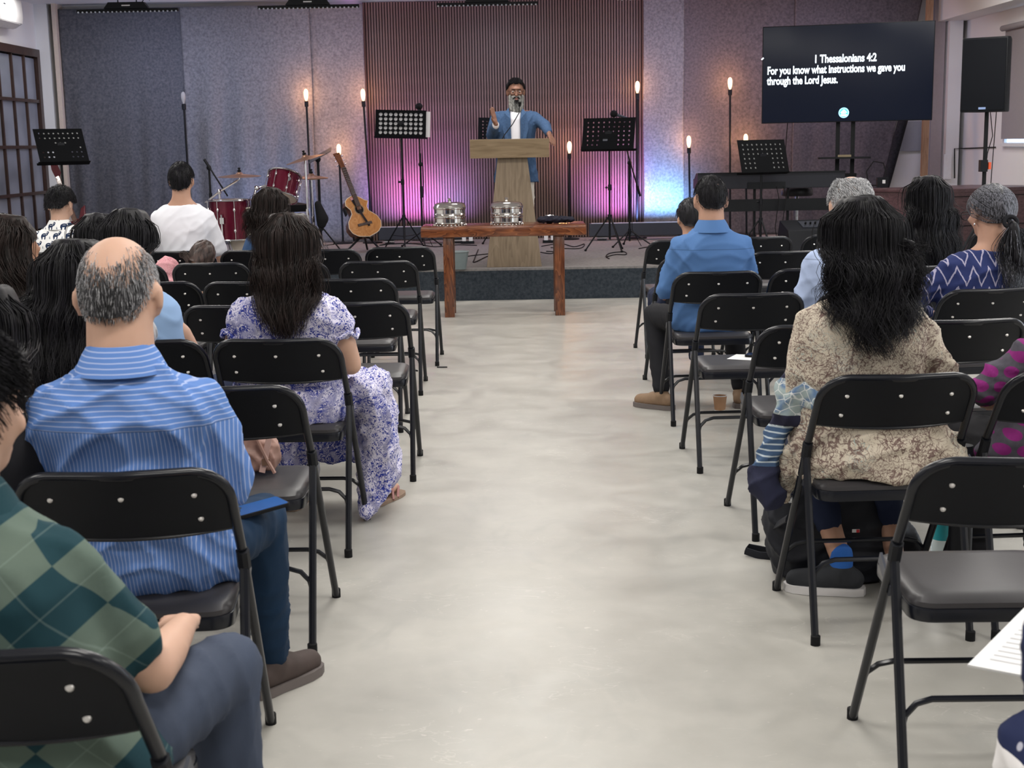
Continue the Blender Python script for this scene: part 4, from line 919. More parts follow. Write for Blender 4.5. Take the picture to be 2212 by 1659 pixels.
# ---- right of the aisle
a = person('man with short black hair in a plain blue shirt on the right of the aisle', 'RC1', head=(1537,384), fwd=.0, shw=.212, g=1.05, skin=SK_T, nod=.22, turn=3, top=PLB, sleeve='elbow', bottom=BKC, collar=PLB, voxel=.011, hs=1.03,
   knees={-1:(-.23,.42,.50), 1:(.20,.42,.5)}, ankles={-1:(-.22,.22,.09), 1:(.22,.24,.09)}, elbows={-1:(-.228,.02,.675), 1:(.222,.04,.68)}, wrists={-1:(-.12,.26,.64), 1:(.1,.25,.64)}, shoes=(TANS, {-1:V(-.75,.65,0), 1:V(.3,.9,0)}, SOLE_G), foldamp=.010, seed=14, neckw=.060)
short_hair(a['Mh'], H_BLK, a['root'], 2600, .020, .0010, 124, None, 10, 1.035, .0035)
a = person('boy with cropped black hair in front of the blue shirted man', 'RB1', head=(1494,438), shw=.14, g=.75, hs=.90, skin=SK_T, nod=.35, top=BKC, sleeve='short', bottom=NAV, voxel=.013)
short_hair(a['Mh'], H_BLK, a['root'], 900, .014, .0013, 126, None, 11, 1.035, .003)
a = person('grey haired man with thinning crown in a pale blue shirt', 'RD2', head=(1843,384), fwd=.02, shw=.218, g=1.05, skin=SK_L, nod=.35, turn=-8, top=LTB, sleeve='long', bottom=NAV, voxel=.012, collar=LTB, hs=1.10, seed=15, foldamp=.010)
short_hair(a['Mh'], hair_mat('white_grey_hair', (.42,.42,.44), .55, .3, (.68,.68,.70), 200), a['root'], 3000, .042, .0012, 128, lambda ph: np.interp(np.abs(ph)/PI, [0,.5,1], [44,28,30]), 12, 1.06, .016, whorl=1.2, capmat=pm('grey_hair_base', (.30,.29,.29), .7, var=.4, scale=50))
a = person('woman with long black hair in a beige floral tunic, near right', 'RF1', head=(1868,441), fwd=-.02, shw=.200, g=1.08, skin=SK_T, nod=.12, top=BEI, sleeve='long', dr=1.0, hem=-.02, voxel=.010, foldamp=.012, seed=16,
   knees={1:(.14,.40,.50), -1:(-.13,.40,.50)}, ankles={-1:(-.03,.20,.11), 1:(.16,.26,.11)}, hemf=.70, elbows={-1:(-.235,-.01,.70), 1:(.225,.0,.70)}, wrists={-1:(-.1,.24,.66), 1:(.1,.24,.66)},
   hip=(-.045,.03), bottom=NAV, shoes=(pm('black_running_mesh', (.015,.017,.022), .8, bump=.3), {-1:V(-.92,.30,0), 1:V(.2,.95,0)}, SOLE_W))
b = Blob(); b.loft([(V(0,-.03,.462), .225, .15), (V(0,-.03,.52), .235, .165), (V(0,-.03,.62), .215, .15), (V(0,-.03,.70), .19, .14)])
for s in (-1, 1): b.cap(V(s*.11,.05,.53), .09, V(s*.14,.36,.52), .08)
b.chain([(V(-.20,-.02,.56), .05), (V(-.245,.05,.46), .045), (V(-.245,.08,.36), .022)]); b.chain([(V(.19,-.08,.55), .06), (V(.225,-.10,.46), .05), (V(.20,-.12,.415), .03)]); b.chain([(V(0,-.14,.50), .04),(V(.17,-.17,.445), .035)])
b.union('tunic_skirt', BEI, a['root'], .011, 5, folds(.016, 24, 31))
SCF = N('blue_white_ikat_scarf', .85, 0, .2); x, y, z = SCF.xyz(); w_ = SCF.vor(26, SCF.map((1,1,1.4)), 'DISTANCE_TO_EDGE', 'Distance'); c = SCF.ramp(SCF.noise(9, detail=2), [(.42,(.30,.36,.36)), (.5,(.10,.17,.30)), (.56,(.42,.46,.44))]); c = SCF.mix(SCF.step(w_, .05, .02), c, (.60,.62,.62))
st = SCF.math('FRACT', SCF.math('MULTIPLY', z, 55.0)); c2 = SCF.mix(SCF.step(st, .70, .78), (.05,.09,.17), (.42,.48,.52)); c = SCF.mix(SCF.math('LESS_THAN', z, .60), c, c2); c = SCF.mix(SCF.math('LESS_THAN', z, .475), c, (.022,.024,.05)); c = SCF.mix(SCF.math('GREATER_THAN', z, .752), c, (.022,.022,.045)); c = SCF.mix(SCF.math('LESS_THAN', SCF.math('ABSOLUTE', SCF.math('SUBTRACT', z, .622)), .020), c, (.022,.022,.045))

SCF.col(c).bump(SCF.noise(18), .2, .004); SC_ = SCF.m; SC_NAVY = cloth('navy_scarf_border', (.020,.020,.042))
b = Blob(); b.chain([(V(-.245,.0,.758), .034), (V(-.255,.0,.70), .052), (V(-.25,.0,.65), .046)]); b.chain([(V(-.25,.0,.72), .046), (V(-.18,-.085,.705), .046), (V(-.10,-.105,.70), .034)]); b.chain([(V(-.26,.03,.62), .035), (V(-.29,.05,.55), .04), (V(-.31,.05,.48), .045), (V(-.325,.04,.42), .055), (V(-.30,.04,.375), .05)])
b.union('scarf', SC_, a['root'], .009, 4, folds(.014, 40, 8))

for s, an in ((-1, a['A'][-1]),): 
    bb = Blob(); bb.cap(an+V(0,-.0,.022), .0375, an+V(0,0,-.018), .0385); bb.union('sock', pm('blue_sock', (.02,.12,.45), .9), a['root'], .008)
long_hair(a['Mh'], H_BLK, a['root'], a['surf'], zat(1905,748,'RF1'), lambda z: np.interp(z, [.85,.95,1.1], [.07,.115,.118]), 100, 17, .0012, .030, 17, 2.4, spread=.020, side=-.005, thick=.05)
a = person('woman with long straight black hair in front of the desk', 'RC3', head=(2012,389), fwd=.0, shw=.175, g=.95, skin=SK_T, nod=.1, top=BKC, sleeve='long', bottom=BKC, voxel=.013)
long_hair(a['Mh'], H_BLK, a['root'], a['surf'], zat(2010,585,'RC3'), lambda z: np.interp(z, [.8,1.1], [.16,.11]), 64, 13, .0017, .014, 18, 2.4, spread=.02)
# ponytail woman
a = person('woman with a grey streaked ponytail in a navy zigzag print top', 'RD3', head=(2150,402), fwd=.03, shw=.215, g=1.1, skin=SK_T, nod=.12, turn=14, top=IKA, sleeve='long', bottom=NAV, voxel=.011, hs=1.06, seed=18, foldamp=.010, elbows={-1:(-.245,.05,.70)})
Mh = a['Mh']; cap_mesh('hair_cap', Mh, H_DGR, a['root'], 1.06, None, 108)
tie = Mh @ V(.015,-.108,-.05); tie = np.array(tie); tail_mat = H_SALT; P = []
for i in range(1100):
    ph = rng.uniform(-2.35, 2.35); th0_ = rng.uniform(.05, 1.35); f = np.linspace(0, 1, 9)
    st_ = tf(Mh, scalp(np.array([th0_]), np.array([ph]), 1.0))[0]; n_ = []
    for t in f:
        q = st_*(1-t)+tie*t; c0 = np.array(Mh @ Vector(HC)); d = q-c0; L = np.linalg.norm(d); rad = .112 if t < .85 else .112; q = c0+d/L*max(L, rad*(1-.04*t)); n_.append(q*(1-max(0,t-.8)*5)+(tie+rng.normal(0,.004,3))*(max(0,t-.8)*5))
    P.append(n_)
strands('hair', np.array(P), .0012, H_SALT, a['root'], .8)
P = []; Pd = []; ze = zat(2160, 628, 'RD3')
for i in range(420):
    o = rng.normal(0, 1, 3)*np.array([.022,.014,.0]); f = np.linspace(0, 1, 14); L = 1-abs(rng.normal(0,.12)); ph = rng.uniform(0, 6.28)
    x = tie[0]+.02*f+o[0]*np.sin(np.minimum(1,f*1.6)*1.9)*1.9+.010*np.sin(ph+f*12)*f; z = tie[2]-(tie[2]-ze)*f*L; y = tie[1]-.03-.02*np.sin(f*3)+o[1]*np.sin(f*2.4)*1.5; y = np.minimum(y, np.array([a['surf'](xx, zz)-.02 for xx, zz in zip(x, z)])); (P if i % 3 else Pd).append(np.stack([x, y, z], -1))
strands('ponytail', np.array(P), .0015, H_BLK, a['root']); strands('ponytail', np.array(Pd), .0013, H_SALT, a['root'])
b = Blob(); b.cap(V(*tie)+V(.004,-.03,-.02), .026, V(*tie)+V(.02,-.06,-.16), .036); b.cap(V(*tie)+V(.02,-.06,-.16), .036, V(tie[0]+.02, tie[1]-.04, ze+.10), .02); b.union('ponytail_core', H_BLK, a['root'], .010)
MB().tube([V(*tie)+V(.03*math.cos(t), -.012+.008*math.sin(t), .024*math.sin(t)) for t in np.linspace(0, 6.283, 16)[:-1]], .010, 8, True).build('hair_tie', BKC, a['root'])
gl_ = MB(); gl_.tube([Mh @ V(-.085,.0,-.0), Mh @ V(-.080,.095,.0)], .002, 6); gl_.tube([Mh @ V(-.05+.026*math.cos(t)-.005, .105, -.004+.02*math.sin(t)) for t in np.linspace(0,6.283,14)[:-1]], .002, 6, True); gl_.build('glasses', M['blk'], a['root'])
MB().lathe([(.004,0),(.005,.006),(.002,.012)], 8, Matrix.Translation(Mh @ V(-.088,-.0,-.055))).build('earring', M['chrome'], a['root'])
a = person('person in a grey cardigan with magenta dots at the right edge', 'RF2', head=(2440,470), fwd=.0, shw=.20, g=1.05, skin=SK_T, nod=.1, top=DOT, sleeve='long', bottom=BKC, voxel=.011, seed=19, foldamp=.010, hem=-.02, knees={-1:(-.15,.40,.5), 1:(.15,.4,.5)}, ankles={-1:(-.10,.20,.09), 1:(.14,.3,.09)}, elbows={-1:(-.185,.02,.70), 1:(.22,.0,.7)}, shoes=(pm('rose_leather_shoe', (.30,.12,.12), .5), V(0,1,0), SOLE_G, 'sandal'))
long_hair(a['Mh'], H_BLK, a['root'], a['surf'], .98, lambda z: .06, 30, 10, .0018, .008, 20)
# reader at the lower right edge
LAP = N('white_skirt_with_navy_print_border', .85, 0, .2); x, y, z = LAP.xyz(); fl = LAP.step(LAP.vor(26), .22, .16); nv = LAP.mix(LAP.math('MULTIPLY', fl, .8), (.012,.018,.06), (.5,.5,.58)); sel = LAP.math('MAXIMUM', LAP.math('GREATER_THAN', z, .515), LAP.math('LESS_THAN', z, .315)); LAP.col(LAP.mix(sel, (.74,.72,.72), nv)).bump(LAP.noise(16), .2, .004)
a = person('reader in a navy and white printed outfit at the lower right edge', None, base=(.99, 1.50, 0), head=(2600,700), hz=1.25, shw=.19, skin=SK_T, top=LAP.m, sleeve='long', bottom=LAP.m, voxel=.012, knees={-1:(-.17,.52,.50), 1:(.12,.5,.5)}, ankles={-1:(-.17,.58,.10), 1:(.12,.55,.1)}, shoes=(NAV, V(0,1,0), M['rubber']), wrists={-1:(-.16,.30,.60), 1:(.10,.30,.64)}, seed=22)
short_hair(a['Mh'], H_BLK, a['root'], 900, .05, .0018, 112, None, 23, 1.1, .02)
kk = chair; CH['x'] = CH['RG1']
kk('RH1', 2900, 1700, 0, 'folding chair under the reader at the lower right edge'); KO = [o for o in C.objects if o.get('label') == 'folding chair under the reader at the lower right edge'][0]; KO.location = (.99, 1.50, 0); KO.rotation_euler = (0,0,0)
# ================================================================ things on and by the stage
def disc_holes(w, h, nx, ny, r, skip, th=.003, cell=None):
    """plate in the xz plane with real round holes"""
    mb = MB(); mx, mz = .03, .025; cw = (w-2*mx)/nx; chh = (h-2*mz)/ny
    def q(x0, x1, z0, z1): mb.box(((x0+x1)/2, 0, (z0+z1)/2), (x1-x0, th, z1-z0))
    q(-w/2, -w/2+mx, 0, h); q(w/2-mx, w/2, 0, h); q(-w/2+mx, w/2-mx, 0, mz); q(-w/2+mx, w/2-mx, h-mz, h)
    for j in range(ny):
        for i in range(nx):
            x0 = -w/2+mx+i*cw; z0 = mz+j*chh
            if (i, j) in skip: q(x0, x0+cw, z0, z0+chh); continue
            cx, cz = x0+cw/2, z0+chh/2; n = 16; vs = []
            for y in (-th/2, th/2):
                for k in range(n):
                    a = 2*PI*k/n+PI/12*0; c_, s_ = math.cos(a), math.sin(a); vs.append((cx+r*c_, y, cz+r*s_))
                for k in range(n):
                    a = 2*PI*k/n; c_, s_ = math.cos(a), math.sin(a); m = max(abs(c_), abs(s_)); vs.append((cx+cw/2*c_/m, y, cz+chh/2*s_/m))
            fs = [(k, (k+1)%n, n+(k+1)%n, n+k) for k in range(n)]+[(2*n+(k+1)%n, 2*n+k, 3*n+k, 3*n+(k+1)%n) for k in range(n)]+[((k+1)%n, k, 2*n+k, 2*n+(k+1)%n) for k in range(n)]
            mb.add(vs, fs)
    return mb
SK0 = {(i, j) for i in (3,4,5) for j in (0,1,2)}
def tripod(t, h, r, hubz, spread=.27, legs=3, ph=0.0, m=None, foot=.012, lr=.008):
    m = m or M['blk']
    for k in range(legs):
        a = R(ph+360*k/legs); d = V(math.cos(a), math.sin(a), 0)
        MB().tube([V(0,0,hubz)+d*.02, d*spread+V(0,0,.012)], lr, 8).build('leg', m, t)
        MB().tube([V(0,0,hubz*.42), d*spread*.55+V(0,0,hubz*.45)], lr*.6, 6).build('brace', m, t)
        MB().cap_(d*spread, foot).build('foot', M['rubber'], t) if hasattr(MB, 'cap_') else MB().ell(d*spread+V(0,0,foot), (foot*1.3, foot*1.3, foot)).build('foot', M['rubber'], t)
    MB().tube([(0,0,hubz*.35), (0,0,h)], r, 10).build('pole', m, t); MB().tube([(0,0,hubz-.03), (0,0,hubz+.03)], r*1.7, 10).build('hub', M['plastic_black'], t)
def music_stand(label, px, ptop, pbot, Y, w, h, lean=12, rz=0, skip=SK0, nx=9, ny=6, zf=SH, tilt=0, r=.0095, ph=30, hubz=.36):
    c = PY(px, (ptop+pbot)/2, Y); t = thing('music_stand', label, 'music stand', (c.x, c.y, zf), R(rz), 'black music stands')
    zc = c.z-zf; H = h; d = MB(); pl = disc_holes(w, h, nx, ny, r, skip)
    m = Matrix.Translation((0, -.03, zc)) @ Matrix.Rotation(R(tilt), 4, 'Y') @ Matrix.Rotation(R(-lean), 4, 'X') @ Matrix.Translation((0,0,-h/2))
    pl.v = [m @ v for v in pl.v]; dk = pl.build('desk', M['stand'], t, False)
    MB().box((0, .035, 0), (w+.03, .07, .003), m).build('ledge', M['stand'], t, False); MB().box((0, .07, .012), (w+.03, .003, .025), m).build('ledge_lip', M['stand'], t, False)
    tripod(t, zc-.02, .012, hubz, .26, 3, ph)
    MB().tube([(0,0,zc*.52), (0,0,zc*.52+.06)], .018, 10).build('height_clamp', M['plastic_black'], t); MB().ell((-.035,0,zc*.52+.03), (.016,.010,.012)).build('knob', M['plastic_black'], t)
    MB().box((0,-.015,zc), (.07,.035,.05)).build('desk_bracket', M['plastic_black'], t, False)
    return t, m
t_, m_ = music_stand('black music stand at far left in front of the timber window', 130, 277, 350, 14.0, .49, .375, 30, 34, {(i,3) for i in (0,1,2,6,7,8)} | {(i,2) for i in range(8)} | {(i,j) for i in (3,4,5) for j in (0,1)})
t, m = music_stand('black music stand with large round holes and white sheets, left of the podium', 866, 238, 296, 15.4, .56, .30, 12, 0, set(), 9, 5, r=.020, tilt=2, ph=35)
MB().box((.035,.022,.15), (.58,.002,.285), m).build('sheet', M['paper'], t, False); t.children[-1]['label'] = 'white paper sheet behind the holes'
t, m = music_stand('black music stand right of the podium with a microphone behind it', 1316, 257, 320, 14.7, .57, .34, 16, -20, SK0, ph=75)
MB().box((-.03,-.003,.10), (.05,.001,.02), m).build('maker_mark', M['grey_metal'], t, False)
MB().box((.02,.012,.24), (.36,.002,.20), m_).build('sheet', M['paper'], t_, False)
t, m = music_stand('black music stand in front of the piano', 1645, 304, 370, 13.6, .54, .33, 18, 22, {(i,j) for i in (3,4,5) for j in (0,1,2)})
MB().box((.0,.012,.16), (.50,.002,.30), m).build('sheet', M['paper'], t, False)
t, m = music_stand('black music stand half hidden behind the speaking man', 1080, 262, 300, 15.9, .50, .28, 12, 0, SK0, tilt=2)
# ---- bulb lamps on poles
bulb_g = N('lit_filament_bulb', .2); bulb_g.col((1,.8,.5)).emit((1,.66,.30), 3.4); bulb_off = N('clear_bulb_glass', .08, 0, .5); bulb_off.col((.75,.72,.68)); bulb_off.b.inputs['Transmission Weight'].default_value = .6; bulb_off.b.inputs['Alpha'].default_value = 1
def lamp(px, py, pbx, pby, Y, label, on=True, full=True):
    p = PY(px, py, Y); b_ = PY(pbx, pby, Y); k = (p.z-SH)/(p.z-b_.z); base = p+(b_-p)*k; base.z = SH
    t = thing('bulb_lamp', label, 'floor lamp', base, 0, 'filament bulbs on tall black poles'); u = p-base; h = u.z
    m = frame((0,0,0), u)
    MB().lathe([(.0,.0),(.12,.0),(.12,.012),(.02,.02),(.015,.03)], 20).build('base', M['blk'], t)
    MB().tube([(0,0,.01), u*((h-.13)/h)], .0125, 10).build('pole', M['blk'], t)
    L = u.length; MB().lathe([(.019,L-.15),(.024,L-.145),(.024,L-.085),(.018,L-.08)], 14, m).build('socket', M['plastic_black'], t)
    MB().lathe([(.012,L-.082),(.013,L-.07),(.022,L-.045),(.0265,L-.012),(.0265,L+.02),(.020,L+.045),(.007,L+.058)], 16, m).build('bulb', bulb_g.m if on else bulb_off.m, t)
    if on:
        l = light('bulb_light', 'POINT', p+V(0,-.0,.0), 19, (1,.45,.18), .04); 
    else: MB().tube([m @ V(.006*math.sin(q), .006*math.cos(q), L-.05+.012*q) for q in range(7)], .0015, 5).build('filament', M['brass'], t)
LYP = 16.58
lamp(396, 209, 412, 470, 16.35, 'unlit bulb lamp on a thick black pole in front of the left curtains', False)
lamp(661, 203, 674, 470, LYP, 'tall lit bulb lamp behind the cymbals')
lamp(784, 203, 802, 478, LYP, 'tall lit bulb lamp at the left edge of the slatted panel')
lamp(732, 322, 741, 520, LYP, 'short lit bulb lamp above the acoustic guitar headstock')
lamp(1230, 316, 1230, 520, LYP, 'short lit bulb lamp right of the podium')
lamp(1377, 186, 1376, 515, LYP, 'tall lit bulb lamp at the right edge of the slatted panel')
lamp(1488, 304, 1490, 430, LYP, 'short lit bulb lamp in front of the blue lit curtain')
lamp(1577, 178, 1577, 420, LYP, 'tall lit bulb lamp left of the television')
lamp(1611, 300, 1612, 430, LYP, 'short lit bulb lamp peeking over the piano\'s music stand')
# ---- floor light bars (uplights)
def floor_bar(x0, x1, y, Y, label, cols):
    a = PY(x0, y, Y); b_ = PY(x1, y, Y); w = b_.x-a.x; t = thing('floor_light_bar', label, 'stage light', ((a.x+b_.x)/2, Y, SH), 0, 'long black light bars on the stage floor')
    z = a.z-SH; MB().box((0,0,z-.075), (w,.12,.15)).build('housing', M['grey_metal'], t, False, bevel=.006); MB().box((0,.0,z+.002), (w-.06,.08,.004)).build('lens_cover', led_off, t, False)
    for q in (-.38,.38): MB().box((q*w,0,(z-.15)/2), (.10,.16,max(.02,z-.15))).build('foot', M['blk'], t, False); MB().tube([(q*w-.06,-.07,z-.17),(q*w+.06,-.07,z-.17)], .014, 8).build('tilt_knob', M['chrome'], t)
    n = len(cols)
    for i, (c, e) in enumerate(cols):
        u = light('uplight', 'AREA', (a.x+w*(i+.5)/n, Y+.10, a.z+.03), e, c, (w/n*.8,.06), (R(180-44),0,0)); u.data.spread = R(95)
UPS = []
MG = (1,.24,1); BL = (.28,.38,1); PU = (.60,.32,1); CY = (.22,.50,1)
floor_bar(818, 1014, 491, 16.35, 'long black light bar on the floor left of the podium', [(PU,3.5),(MG,5.5),(MG,5.5),(BL,5),(PU,2.5)])
floor_bar(1272, 1502, 483, 16.35, 'long black light bar on the floor right of the podium', [(PU,3.5),(MG,6.5),(BL,6),(CY,6.5),(CY,4.5)])
light('uplight', 'AREA', PY(590, 505, 16.2), 9, (.35,.50,1), (1.4,.1), (R(160),0,0))
# ---- podium
pz = SH; P0 = PZ(1111, 577, SH); t = thing('podium', 'wooden podium with a wide box top on a flared column', 'podium', (P0.x, P0.y+.17, SH))
zt = PY(1106, 300, P0.y).z-SH; zb = PY(1106, 341, P0.y).z-SH; hw0 = .262; hw1 = .14
MB().hexa([(-hw0,-.17,0),(hw0,-.17,0),(hw0,.15,0),(-hw0,.15,0),(-hw1,-.10,zb),(hw1,-.10,zb),(hw1,.08,zb),(-hw1,.08,zb)]).build('column', M['podium_leg'], t, False, bevel=.004)
yf = -.17; TW = .372
MB().box((-.025, yf+.012, (zt+zb)/2), (TW*2, .024, zt-zb)).build('front_board', M['podium'], t, False, bevel=.003)
for s in (-1, 1): MB().box((-.025+s*(TW-.012), yf+.25, (zt+zb)/2), (.024, .45, zt-zb)).build('side_board', M['podium'], t, False, bevel=.003)
MB().box((-.025, yf+.25, zt-.05), (TW*2-.05, .45, .02), rot=(R(-4),0,0)).build('reading_shelf', M['podium'], t, False); MB().box((-.025, yf+.26, zb+.012), (TW*2-.05, .44, .022)).build('bottom_board', M['podium'], t, False)
g = MB(); zz = zt-.03; pa = V(-.11,-.0,zz); pts = [pa, pa+V(.04,.0,.07), pa+V(.12,.01,.17), pa+V(.18,.0,.27), pa+V(.187,-.01,.33)]
mt = thing('podium_microphone', 'thin black gooseneck microphone rising from the podium to the beard', 'microphone', t.location)
g = []
for i in range(17):
    f = i/16*4; k = min(3, int(f)); g.append(pts[k].lerp(pts[k+1], f-k))
MB().tube(g, .0045, 8).build('gooseneck', M['blk'], mt); MB().tube([pa, pa+V(.012,0,.02)], .012, 8).build('base', M['grey_metal'], mt); MB().tube([pts[-1], pts[-1]+V(.004,-.006,.04)], [.011,.013], 10).build('capsule', M['rubber'], mt)
# ---- teak table
A0 = PY(908, 488, 11.55); A1 = PY(1266, 478, 11.62); tz = .775; w = A1.x-A0.x; xc = (A0.x+A1.x)/2; TY = 11.55; TD = .52
t = thing('teak_table', 'varnished reddish teak table with thick top in front of the stage', 'table', (xc, TY+TD/2, 0))
MB().box((0, 0, tz-.045), (w, TD, .09)).build('table_top', M['teak'], t, True, bevel=.012)
for sx, px0 in ((-1, 970), (1, 1209)):
    for yy in (-.17, .13):
        x = PY(px0, 600, TY+.1).x-xc; MB().box((x, yy, (tz-.09)/2), (.085, .06, tz-.09)).build('leg', M['teak_leg'], t, True, bevel=.005)
    MB().box((x, -.02, .03), (.05, .24, .045)).build('foot_rail', M['teak_leg'], t, False); MB().box((x, -.02, tz-.12), (.06, .30, .05)).build('rail', M['teak_leg'], t, False)
def tray_set(px, label, lidx=0):
    p = PZ(px, 480, tz); t = thing('communion_tray_stack', label, 'serving dish', (p.x, TY+.22, tz), 0, 'covered steel tray stacks on the teak table'); R0 = .138
    def tray(z, nm): MB().lathe([(.02,z),(R0*.93,z),(R0*.95,z+.012),(R0,z+.020),(R0*.97,z+.028),(R0*.97,z+.062),(R0*1.03,z+.068),(R0*1.03,z+.074),(R0*.96,z+.078),(.02,z+.076)], 40).build(nm, M['steel'], t, True, 25)
    tray(.0, 'tray'); tray(.076, 'tray'); z = .154
    MB().lathe([(R0*1.02,z-.004),(R0*1.03,z+.004),(R0*.99,z+.010),(R0*.93,z+.026),(R0*.85,z+.034),(R0*.55,z+.043),(.012,z+.046),(.010,z+.052)], 40).build('lid', M['steel'], t, True, 30)
    MB().lathe([(.006,z+.046),(.010,z+.050),(.006,z+.056),(.013,z+.062),(.017,z+.068),(.008,z+.078)], 16).build('lid_knob', M['steel'], t)
    for k in range(26): a = 2*PI*k/26; MB().ell((R0*1.0*math.cos(a), R0*1.0*math.sin(a), .006), (.008,.008,.006), 8, 6).build('bead', M['steel'], t)
tray_set(977, 'polished steel covered tray stack at the left of the teak table'); tray_set(1095, 'polished steel covered tray stack in front of the podium column')
p = PZ(1198, 476, tz); b = Blob()
for q, (dx, dyy, r0) in enumerate(((-.12,0,.030),(-.06,.02,.036),(0,-.01,.034),(.06,.02,.030),(.11,-.01,.026))): b.ell((dx,dyy,.03), (.05,.06,r0))
b.cap((-.11,.0,.035), .026, (.11,.02,.028), .022)
o = b.union('folded_cloth', cloth('black_velvet', (.012,.012,.022)), None, .007, 3, folds(.012, 60, 5)); o.location = (p.x, TY+.22, tz+.004); tag(o, 'crumpled black cloth lying at the right of the teak table', 'cloth')
MB().tube([V(-.06+.035*math.cos(q), .0+.02*math.sin(q), .066) for q in np.linspace(0,6.28,12)[:-1]], .004, 6, True).build('ring_clip', M['chrome'], o)
# ---- bucket on the stage
p = PZ(993, 583, SH); t = thing('bucket', 'small grey plastic bin on the stage edge behind the table leg', 'bin', (p.x, p.y+.09, SH))
MB().lathe([(.058,0),(.085,.16),(.090,.163),(.088,.168),(.078,.155),(.052,.012)], 24).build('shell', pm('grey_green_plastic', (.17,.21,.22), .5), t); MB().tube([(.088*math.cos(q),.088*math.sin(q),.165) for q in np.linspace(0,6.28,24)[:-1]], .004, 6, True).build('rim', pm('grey_plastic_rim', (.22,.26,.27), .5), t)
# ---- television on its stand
TVc = PY(1829, 158, 15.1); TW_ = 1.80; TH = 1.035; t = thing('television', 'large television on a black stand showing white words on black', 'television', (TVc.x, TVc.y, SH), R(-15))
h0 = TVc.z-SH
scr = N('dark_glossy_screen', .14, 0, .22); scr.col((.002,.003,.006)); scr.emit((.012,.018,.045), .25); wt = N('white_screen_lettering', .5); wt.col((.8,.9,1)).emit((.80,.92,1), 1.5)
cyn = N('cyan_logo', .5); cyn.col((.1,.5,.7)).emit((.10,.52,.80), .9)
MB().box((0,0,h0), (TW_,.05,TH)).build('bezel', M['plastic_black'], t, False, bevel=.004); MB().box((0,-.027,h0), (TW_-.018,.004,TH-.018)).build('screen', scr.m, t, False)
def tm(x, z): return Matrix.Translation((x, -.030, h0+z)) @ RX
text('1 Thessalonians 4:2', .118, wt.m, t, tm(-.02, .118) , align='CENTER', bold=.003, sx=.71); tx = min(v.co.x for v in t.children[-1].data.vertices); MB().box((tx-.006, -.031, h0+.178), (.03,.002,.013), rot=(0,R(-38),0)).build('lettering', wt.m, t, False)
text('For you know what instructions we gave you', .118, wt.m, t, tm(-.845, .008), bold=.003, sx=.672); text('through the Lord Jesus.', .118, wt.m, t, tm(-.845, -.102), bold=.003, sx=.672)
MB().lathe([(.056,0),(.056,.002)], 32, Matrix.Translation((-.02,-.030,h0-.42)) @ RX).build('logo', cyn.m, t)
lg = MB(); L0 = Matrix.Translation((-.02,-.033,h0-.42)) @ RX
lg.tube([(.05*math.cos(q),.05*math.sin(q),0) for q in np.linspace(0,6.28,32)[:-1]], .0018, 5, True, L0)
for x, hh in ((-.022,.018),(-.010,.032),(.003,.040),(.016,.026)): lg.box((x,-.012+hh/2,0), (.007,hh,.001), L0)
lg.tube([(-.034,.0,0),(0,.036,0),(.034,.0,0)], .0022, 5, False, L0); lg.tube([(-.034,-.022,0),(.034,-.022,0)], .004, 5, False, L0); lg.tube([(-.026,-.032,0),(.026,-.032,0)], .0025, 5, False, L0)
lg.build('logo_emblem', wt.m, t)
for s in (-.08, .08): MB().box((s, .08, h0/2+.1), (.045,.035,h0+.3)).build('upright', M['blk'], t, False)
zsh = PY(1812, 343, 15.0).z-SH
MB().prism([(x, y*.8) for x, y in rrect(.56, .42, .05)], zsh, zsh+.018, Matrix.Translation((0,-.05,0))).build('shelf', M['blk'], t, False); MB().box((.0,-.06,zsh+.03), (.14,.09,.022)).build('shelf_box', pm('khaki_box', (.25,.2,.12), .6), t, False)
for z in (zsh-.18, h0-.1, h0+.15): MB().box((0,.06,z), (.26,.03,.04)).build('crossbar', M['blk'], t, False)
MB().box((0,.05,.05), (.9,.08,.05)).build('base_bar', M['blk'], t, False)
for s in (-1, 1): MB().box((s*.42,.0,.05), (.06,.62,.05)).build('base_foot', M['blk'], t, False)
MB().tube([(-.62,.03,h0-.5),(-.64,.06,h0-.8),(-.60,.08,.6),(-.62,.1,.02)], .005, 6).build('cable', M['rubber'], t)
# ---- digital piano and stand
PYY = 14.0; a = PY(1507, 372, PYY); b_ = PY(1826, 366, PYY); w = b_.x-a.x; zt = PY(1660,372,PYY).z-SH; zb = PY(1660,407,PYY).z-SH
t = thing('digital_piano', 'long dark digital piano on a black stand, seen from its rear', 'piano', ((a.x+b_.x)/2, PYY, SH)); dkb = pm('charcoal_piano_case', (.020,.021,.028), .5, spec=.25)
MB().prism([(-.0,zb),(.34,zb),(.34,zt-.06),(.30,zt-.07),(.12,zt),(-.0,zt)], -w/2, w/2, Matrix(((0,0,1,0),(1,0,0,0),(0,1,0,0),(0,0,0,1)))).build('case', dkb, t, False, bevel=.006)
MB().box((0,-.004,zt-.002), (w,.02,.012)).build('top_edge', M['blk'], t, False)
wk = MB(); 
for i in range(52): wk.box((-w/2+.08+i*(w-.16)/52+.0115,.30,zt-.062), ((w-.16)/52*.93,.13,.016))
wk.build('keys', M['plastic_white'], t, False)['kind'] = 'stuff'
zl0, zl1 = PY(1660,430,PYY).z-SH, PY(1660,456,PYY).z-SH
MB().box((.02,.02,(zl0+zl1)/2), (w-.06,.02,zl0-zl1)).build('back_board', M['blk'], t, False)
for s in (-1, 1):
    MB().box((s*(w/2-.06),.12,zb/2), (.04,.28,zb)).build('side_panel', M['blk'], t, False); MB().box((s*(w/2-.06),.13,.02), (.05,.42,.04)).build('foot', M['blk'], t, False)
